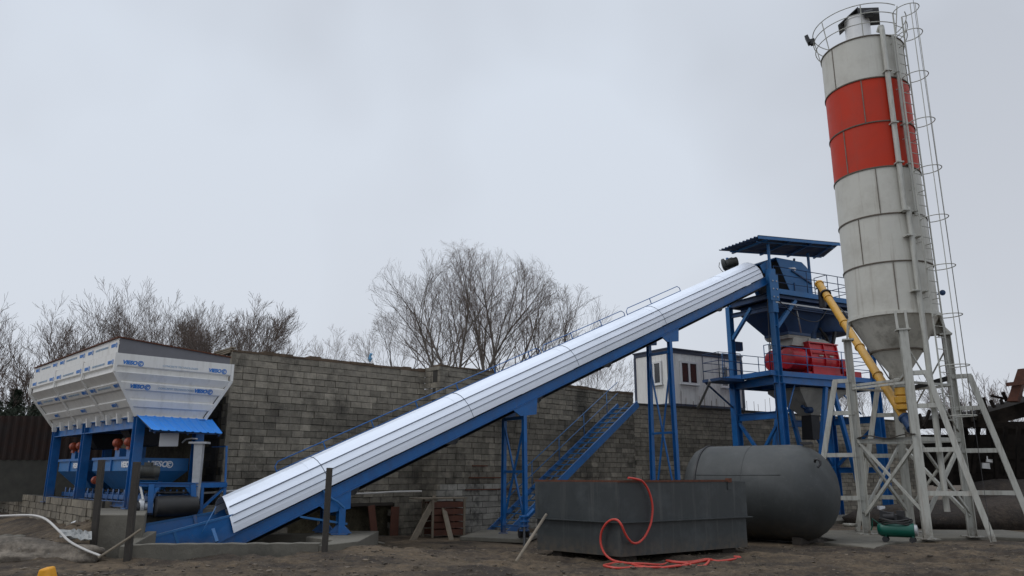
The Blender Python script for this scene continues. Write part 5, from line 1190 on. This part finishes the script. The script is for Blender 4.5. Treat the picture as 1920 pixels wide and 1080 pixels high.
# crate
cc0 = at(808, 1018, 25.0); ce = dr(60); cn = dr(-30)
t = thing('wooden_crate', V((cc0.x, cc0.y, .1)), 'reddish slatted wooden crate standing at the foot of the limewashed wall', 'crate')
m = M()
for k in range(5): m.abox(V((cc0.x, cc0.y, .15 + k * .21)), ce, cn, Z, 1.15, .03, .17)
for k in range(5): m.abox(V((cc0.x, cc0.y, .15 + k * .21)) + cn * .75, ce, cn, Z, 1.15, .03, .17); m.abox(V((cc0.x, cc0.y, .15 + k * .21)) + ce * 1.15, cn, ce, Z, .75, .03, .17)
m.build('slats', WOODR, t)
m = M()
for a in (0, 1.1):
    for b in (-.03, .7): m.abox(V((cc0.x, cc0.y, .08)) + ce * a + cn * b, ce, cn, Z, .07, .05, 1.16)
m.abox(V((cc0.x, cc0.y, 1.25)) - ce * .5 + cn * .0, ce, cn, Z, 1.75, .7, .04); m.build('frame', WOODP, t)
m = M(); m.path([at(694, 678, 25.9), at(694, 667, 25.9), at(695, 664, 25.9), at(698, 665, 25.9)], .045, 8); m.tube(at(694, 674, 25.9), at(694, 671, 25.9), .08); single(m, 'standpipe', mat('faded_blue_plastic', (.12, .30, .48), .5), 'small bright blue standpipe on top of the tall block wall', 'pipe')
# pale boards on the wall end behind the bin rim
for k, lb in enumerate(('uppermost pale rough board on the block wall end behind the bin', 'middle pale rough board on the block wall end behind the bin', 'lowest pale rough board on the block wall end behind the bin')):
    m = M(); m.beam(at(404 + 3 * k, 662 + 3 * k, 22.6), at(439 - 2 * k, 652 + 4 * k, 22.3), .15, .04); single(m, 'board', WOODP, lb, 'board', 'pale boards on the wall end')
# pump / stair foot lumps near support
t = thing('water_pump', at(984, 1005, 23.2), 'small dark blue pump and pipework at the foot of the middle conveyor support', 'pump')
m = M(); c = at(972, 1000, 23.0); m.lathe(c, [(.05, 0), (.13, .02), (.13, .3), (.05, .32)], 14, ax=V((1, .3, 0))); m.tube(at(983, 1040, 22.0), at(983, 975, 23.0), .035); m.build('motor', DARK, t)
m = M(); m.tube(at(983, 990, 22.9), at(983, 966, 22.9), .09, n=12)
for y in (968, 977, 986, 994): m.lathe(at(983, y, 22.9), [(.15, -.02), (.15, .02)], 14)
m.tube(at(983, 975, 22.9), at(1002, 955, 22.9), .06); m.build('valve_body', BLUE, t)
# ------------------------------------------------------------------ compressor
c0 = at(1682, 1000, 22.4); t = thing('air_compressor', V((c0.x, c0.y, .17)), 'green portable air compressor with black hose on top standing beside the silo legs', 'compressor')
cx = (vr * 1.0 - vd * .1).normalized(); cy = Z.cross(cx)
m = M(); base = V((c0.x, c0.y, .17)); m.lathe(base + Z * .34 - cx * .5, [(.04, 0), (.14, .03), (.19, .1), (.2, .16), (.2, .86), (.18, .94), (.1, 1.0), (.03, 1.02)], 24, ax=cx); m.build('air_tank', GREEN, t)
m = M(); m.lathe(base + Z * .34 + cx * .46, [(.16, 0), (.14, .06), (.05, .08)], 20, ax=cx); m.build('tank_cap', GALV, t)
for (s, b) in ((-.3, .12), (-.3, -.12), (.38, .12), (.38, -.12)):
    m = M(); m.lathe(base + cx * s + cy * b + Z * .08 - cy * .02, [(.02, 0), (.08, .0), (.08, .04), (.02, .04)], 16, ax=cy); m.build('wheel', DARK, t)
m = M()
for s in (-.3, .38): m.abox(base + cx * s - cy * .12 + Z * .06, cx, cy, Z, .04, .24, .14)
build_each(m, 'foot', GREEN, t)
m = M(); m.lathe(base + cx * -.32 + Z * .68, [(.05, 0), (.12, .02), (.13, .3), (.05, .32)], 16, ax=cx); m.abox(base + cx * .05 - cy * .1 + Z * .55, cx, cy, Z, .2, .2, .3); m.prism([base + cx * -.38 + Z * .86 - cy * .1, base + cx * .35 + Z * .66 - cy * .1, base + cx * .35 + Z * .62 - cy * .1, base + cx * -.38 + Z * .6 - cy * .1], cy * .2); m.build('pump_head', DARK, t)
m = M(); 
for k in range(4): m.path([base + Z * (.50 + .035 * k) + cx * (.42 * cos(a)) + cy * (.22 * sin(a)) + Z * .03 * sin(3 * a + k) for a in [2 * pi * i / 20 for i in range(20)]], .022, 6, closed=True)
m.build('hose_coil', RUBBER, t)
m = M(); m.path([base - cx * .45 + Z * .5, base - cx * .6 + Z * .62, base - cx * .62 + Z * .4, base - cx * .66 + Z * .3], .018, 6); m.build('handle', GREEN, t)
t = thing('marker_post', TP(LX + .1, -.35, .1), 'short red and white banded marker post by the right tower leg', 'marker')
c = at(1655, 985, 31.0); 
for i, mt in enumerate((WTXT, RED, WTXT, RED)): 
    m = M(); m.abox(at(1650, 950 + 9 * i + 9, 31.2), (1, 0, 0), (0, 1, 0), Z, .22, .2, .2); m.build('white_band' if mt is WTXT else 'red_band', mt, t)
m = M(); m.tube(at(1582, 984, 27.0), at(1606, 985, 26.4), .06); single(m, 'steel_pipe', LEGP, 'pale pipe on the ground between round tank and silo leg', 'pipe')
CHAR = mat('charred_timber', (0.014, 0.011, 0.009), 0.95, spec=0.15, var=0.5, scale=5)
# ------------------------------------------------------------------ right side: ruined timber shed and bank
t = thing('ruined_shed', V((19.5, 31, .5)), 'collapsing dark timber shed with charred sloping roof at the right edge', 'shed')
def Q(px, py, Y): return at(px, py, Y)
m = M(); m.prism([Q(1715, 790, 33), Q(1845, 775, 31), Q(1990, 735, 29), Q(1990, 765, 29), Q(1850, 800, 31), Q(1715, 805, 33)], V((.6, 1.6, .25))); m.build('roof', CHAR, t)
m = M(); rs2 = random.Random(3)
for k in range(16):
    px = 1705 + k * 19; p = Q(px, 785 - (k * 3.2) - rs2.uniform(0, 14), 31.5); q = Q(px + rs2.uniform(-14, 26), 806 - k * 2.4, 31.2); m.beam(p, q, .08, .12)
for k in range(9):
    px = 1760 + k * 25; m.beam(Q(px, 800, 32.5), Q(px + rs2.uniform(-15, 10), 900 + rs2.uniform(-20, 20), 32.5), .14, .12, up=V((0, 1, 0)))
m.beam(Q(1850, 775, 30.6), Q(1843, 745, 30.6), .12, .1, up=V((0, 1, 0))); m.beam(Q(1888, 752, 30), Q(1880, 735, 30), .1, .1, up=V((0, 1, 0))); m.beam(Q(1858, 742, 30), Q(1905, 752, 30), .08, .08)
build_each(m, 'timber', CHAR, t)
m = M()
for k in range(14):
    x0_ = 1712 + rs2.uniform(0, 14) + (130 if k > 9 and rs2.random() < .5 else 0); A0 = Q(x0_, 910 - k * 8.2, 34.5)
    m.abox(A0 + V((0, rs2.uniform(-.05, .05), 0)), (Q(1990, 910 - k * 8.2, 33.5) - A0).normalized(), V((0, 1, 0)), Z, rs2.uniform(6.0, 7.5) - (x0_ - 1712) * .024, .05, (rs2.uniform(.2, .24) if k in (4, 9, 12) else .30))
m.build('wall_boards', CHAR, t)
m = M(); m.prism([Q(1888, 752, 29.6), Q(1907, 752, 29.6), Q(1925, 690, 29.6), Q(1908, 692, 29.6)], V((.5, .6, 0))); m.beam(Q(1888, 721, 29.5), Q(1930, 716, 29.5), .14, .14); m.build('broken_wall_panel', WOODR, t)
m = M()
for (x0, y0, x1, y1) in ((1842, 868, 1862, 878), (1850, 855, 1868, 866), (1812, 780, 1824, 800)): m.prism([Q(x0, y1, 34), Q(x1, y1 + 2, 34), Q(x1, y0, 34), Q(x0, y0, 34)], (0, .1, 0))
for q_, lb in zip(build_each(m, '', CABIN), ('larger pale patch of painted daylight low in the dark ruined shed', 'upper pale patch of painted daylight above the larger one in the ruined shed', 'small pale patch of painted daylight just under the burnt shed roof')): single(q_, 'gap_light', CABIN, lb, 'gap_light', 'painted daylight gaps in the ruined shed')  # pale plates painted as daylight showing between the boards
# ------------------------------------------------------------------ left: rusty fence and dark hedge
t = thing('corrugated_fence', at(20, 900, 27), 'rusty brown sheet fence on a dark block base at the far left', 'fence')
m = M(); mb2 = M(); p = at(-60, 912, 27); d_ = dr(80)
m.abox(V((p.x, p.y, 1.1)), d_, dr(-10), Z, 5.5, .25, 1.4); m.build('block_base', BLOCKD, t)
n_ = 90; mb2.sheet([[V((p.x, p.y, z)) + d_ * (5.5 * i / n_) - dr(-10) * (.04 * (i % 4 < 2)) for i in range(n_ + 1)] for z in (2.5, 4.0)]); mb2.build('sheet', RUSTD, t, solid=.01)
# ------------------------------------------------------------------ trees
import array
class Seg:
    def __init__(s): s.v = []; s.f = []
    def tube(s, pts, rs, n):
        b = len(s.v); px = None
        for k, p in enumerate(pts):
            d = (pts[min(k + 1, len(pts) - 1)] - pts[max(k - 1, 0)]).normalized()
            if px is None: x = d.orthogonal().normalized()
            else: x = (px - d * px.dot(d)).normalized()
            y = d.cross(x); px = x
            for i in range(n): a = 2 * pi * i / n; s.v.append(p + x * (cos(a) * rs[k]) + y * (sin(a) * rs[k]))
        for k in range(len(pts) - 1):
            for i in range(n): j = (i + 1) % n; s.f.append((b + k * n + i, b + k * n + j, b + (k + 1) * n + j, b + (k + 1) * n + i))
    def obj(s, name, mt, parent):
        me = bpy.data.meshes.new(name); me.from_pydata([tuple(p) for p in s.v], [], s.f); me.materials.append(mt)
        me.polygons.foreach_set('use_smooth', [True] * len(s.f)); o = bpy.data.objects.new(name, me); COL.objects.link(o); o.parent = parent; return o
def grow(r, big, small, p, d, L, rad, lvl, maxl, upb, kids, tr):
    n = 5 if lvl < 2 else 4; pts = [p]; q = p.copy(); dd = d.copy()
    for i in range(n):
        dd = (dd + V((r.gauss(0, .07), r.gauss(0, .07), r.gauss(0, .04))) + Z * upb * (.6 if lvl else .3)).normalized(); q = q + dd * (L / n); pts.append(q.copy())
    rs_ = [max(tr, rad * (1 - .72 * i / n)) for i in range(n + 1)]
    (big if lvl <= 1 else small).tube(pts, rs_, 7 if lvl == 0 else (5 if lvl == 1 else 3))
    if lvl >= maxl: return
    k = kids[lvl]
    for j in range(k):
        f = (.25 if lvl else .3) + (.75 if lvl else .7) * (j + r.random()) / k; f = min(f, .99); i = int(f * n); u = f * n - i; b = pts[i].lerp(pts[min(i + 1, n)], u)
        a = r.uniform(.3, .6) if lvl else r.uniform(.3, .6); az = j * 2.4 + r.uniform(-.6, .6); ax = (pts[min(i + 1, n)] - pts[i]).normalized(); o1 = ax.orthogonal().normalized(); o2 = ax.cross(o1)
        nd = (ax * cos(a) + (o1 * cos(az) + o2 * sin(az)) * sin(a)).normalized()
        grow(r, big, small, b, nd, L * r.uniform(.42, .68) * (1.1 - .35 * f), rad * (1 - .6 * f) * .55, lvl + 1, maxl, upb, kids, tr)
def tree(seed, loc, ytop, stems, label, spread=.45, rad=.2, kids=(8, 6, 6, 5), upb=.10, tr=.011, maxl=4, dome=False, group='bare winter trees behind the yard'):
    t = thing('bare_tree', loc, label, 'tree', group); r = random.Random(seed); big, small = Seg(), Seg(); H_ = at(960, ytop, loc.y).z - loc.z; h = H_
    for s in range(stems):
        az = 2 * pi * s / stems + r.uniform(-.5, .5) if stems > 1 else r.uniform(0, 6); tl = spread * r.uniform(.5, 1.1) if stems > 1 else .05
        grow(r, big, small, V((cos(az) * .15 * (stems > 1), sin(az) * .15 * (stems > 1), -.3)), V((cos(az) * tl, sin(az) * tl, 1)).normalized(), h * r.uniform(.72, .85), rad * r.uniform(.7, 1), 0, maxl, upb, kids, tr)
    zs = sorted(p.z for p in small.v); k = H_ / zs[int(len(zs) * .992)]
    for q in (big, small):
        o_ = []
        for p in q.v:
            p = p * k; c_ = V((0, 0, H_ * .30)); d_ = p - c_; rho = d_.length; R_ = H_ * (.62 + .08 * mnoise.noise(d_.normalized() * 2 + V((seed, 0, 0))))
            if dome and rho > R_: d_ = d_ * ((R_ + (rho - R_) * .22) / rho)
            o_.append(c_ + d_)
        q.v = o_
    big.obj('trunk', BARK, t); small.obj('twigs', TWIG, t); return t
def tpos(px, Y, z=4.75): r = ray(px, 800); s = Y / r.y; return V((r.x * s, Y, z))
tree(11, tpos(862, 42), 448, 4, 'large bare spreading tree behind the middle block wall, left one of the pair', spread=.62, rad=.15, upb=.07, kids=(10, 7, 5, 4), tr=.0052, dome=True)
tree(23, tpos(924, 43), 462, 4, 'large bare tree with forked pale trunk, right one of the central pair', spread=.5, rad=.15, upb=.08, kids=(8, 6, 5, 4), tr=.0052, dome=True)
tree(37, tpos(765, 45), 560, 5, 'low bare tree spreading left of the central pair of trees', spread=.8, rad=.09, upb=.08, kids=(6, 5, 5, 3), tr=.0052, dome=True)
tree(41, tpos(1046, 46), 515, 2, 'slim bare tree just behind the conveyor, right of the central pair', spread=.3, rad=.11, upb=.08, kids=(7, 5, 5, 4), tr=.0052, dome=True)
tree(43, tpos(985, 42), 560, 4, 'low twiggy bare tree behind the conveyor below the pale forked tree', spread=.6, rad=.07, kids=(5, 5, 4, 3), tr=.0052)
A1 = tree(51, tpos(1120, 47), 655, 5, 'small bare bush below the conveyor, left of the site cabin', spread=.7, rad=.05, kids=(5, 5, 4, 3), tr=.0052)
tree(57, tpos(325, 38, 4.0), 562, 6, 'dense bare bushy tree rising behind the white bin corner', spread=.5, rad=.08, kids=(8, 6, 5, 4), tr=.006)
tree(61, tpos(425, 36, 4.4), 572, 6, 'thick twiggy bare tree above the right end of the white bin', spread=.55, rad=.08, kids=(8, 6, 5, 4), tr=.006)
tree(67, tpos(165, 38, 2.5), 562, 4, 'bare tree above the long side of the white bin', spread=.45, rad=.1, kids=(8, 6, 5, 3), tr=.006)
tree(71, tpos(0, 34, 1.2), 560, 2, 'bare tree at the left edge of the picture', spread=.3, rad=.12, kids=(8, 5, 5, 3), tr=.006)
tree(73, tpos(95, 33, 1.2), 630, 5, 'tangled bare bush beside the far end of the white bin', spread=.7, rad=.09, kids=(7, 6, 5, 4), tr=.009)
tree(79, tpos(585, 50), 612, 5, 'small faint bare bush over the top of the tall block wall', spread=.6, rad=.05, kids=(5, 4, 4, 3), tr=.0052)
tree(83, tpos(250, 40, 3.5), 565, 4, 'bare tree between the two bushy trees behind the bin rim', spread=.5, rad=.08, kids=(6, 5, 5, 3), tr=.0065)
for i, (px, Y, sc_, rz, lb) in enumerate(((1870, 45, 1.0, 1.0, 'faint bare bush above the ruined shed roof'), (1815, 50, .9, 2.0, 'small bare bush right of the silo prop'), (1885, 42, .8, 4.0, 'bare bush beside the broken red brown panel'), (1560, 52, .7, 5.0, 'faint bare bush seen between the tower legs'), (1640, 52, .6, .4, 'faint low bush seen behind the yellow screw'))):
    copy_tree(A1, tpos(px, Y, 2.2 if px > 1700 else 4.75), rz, sc_ * 1.25, lb)
def conifer(seed, loc, h, label):
    t = thing('conifer', loc, label, 'tree', 'dark evergreens at the left edge'); r = random.Random(seed)
    s = Seg(); s.tube([V((0, 0, 0)), V((0, 0, h * .5)), V((0, 0, h))], [.16, .1, .02], 6); s.obj('trunk', BARK, t)
    s = Seg()
    for k in range(260):
        z = h * (.08 + .9 * r.random() ** 1.1); R = (1 - z / h) * h * .32 + .15; az = r.uniform(0, 6.283); e_ = V((cos(az), sin(az), -.25 + r.uniform(-.15, .15)))
        a = V((0, 0, z)); b = a + e_ * R * r.uniform(.6, 1.05); s.tube([a, b], [.02, .008], 3)
        for j in range(26):
            f = r.uniform(.15, 1); c = a.lerp(b, f); v = V((r.gauss(0, 1), r.gauss(0, 1), r.gauss(-.3, .7))).normalized() * r.uniform(.08, .22); w2 = v.cross(e_).normalized() * .03; bb = len(s.v); s.v += [c - w2, c + w2, c + v]; s.f.append((bb, bb + 1, bb + 2))
    s.obj('needles', CONIF, t)
conifer(1, tpos(22, 31, 1.1), 4.3, 'dark narrow evergreen at the left picture edge'); conifer(2, tpos(66, 32, 1.1), 4.2, 'dark evergreen just left of the far end of the white bin'); conifer(3, tpos(-12, 30, 1.1), 3.8, 'dark evergreen cut by the left picture edge')
# dark shrubbery behind fence
m = M(); r = random.Random(8)
for k in range(9000):
    p = tpos(r.uniform(-80, 120), r.uniform(28.5, 31), 1.1) + Z * (3.4 * r.random() ** .8); v = V((r.gauss(0, 1), r.gauss(0, 1), r.gauss(0, 1))).normalized() * .12; w2 = V((r.gauss(0, 1), r.gauss(0, 1), r.gauss(0, 1))).normalized() * .05; b = len(m.v); m.v += [p, p + w2, p + v]; m.face([b, b + 1, b + 2])
o = m.build('hedge', CONIF); tag(o, 'dark tangled undergrowth behind the rusty fence at the left', 'undergrowth', kind='stuff')
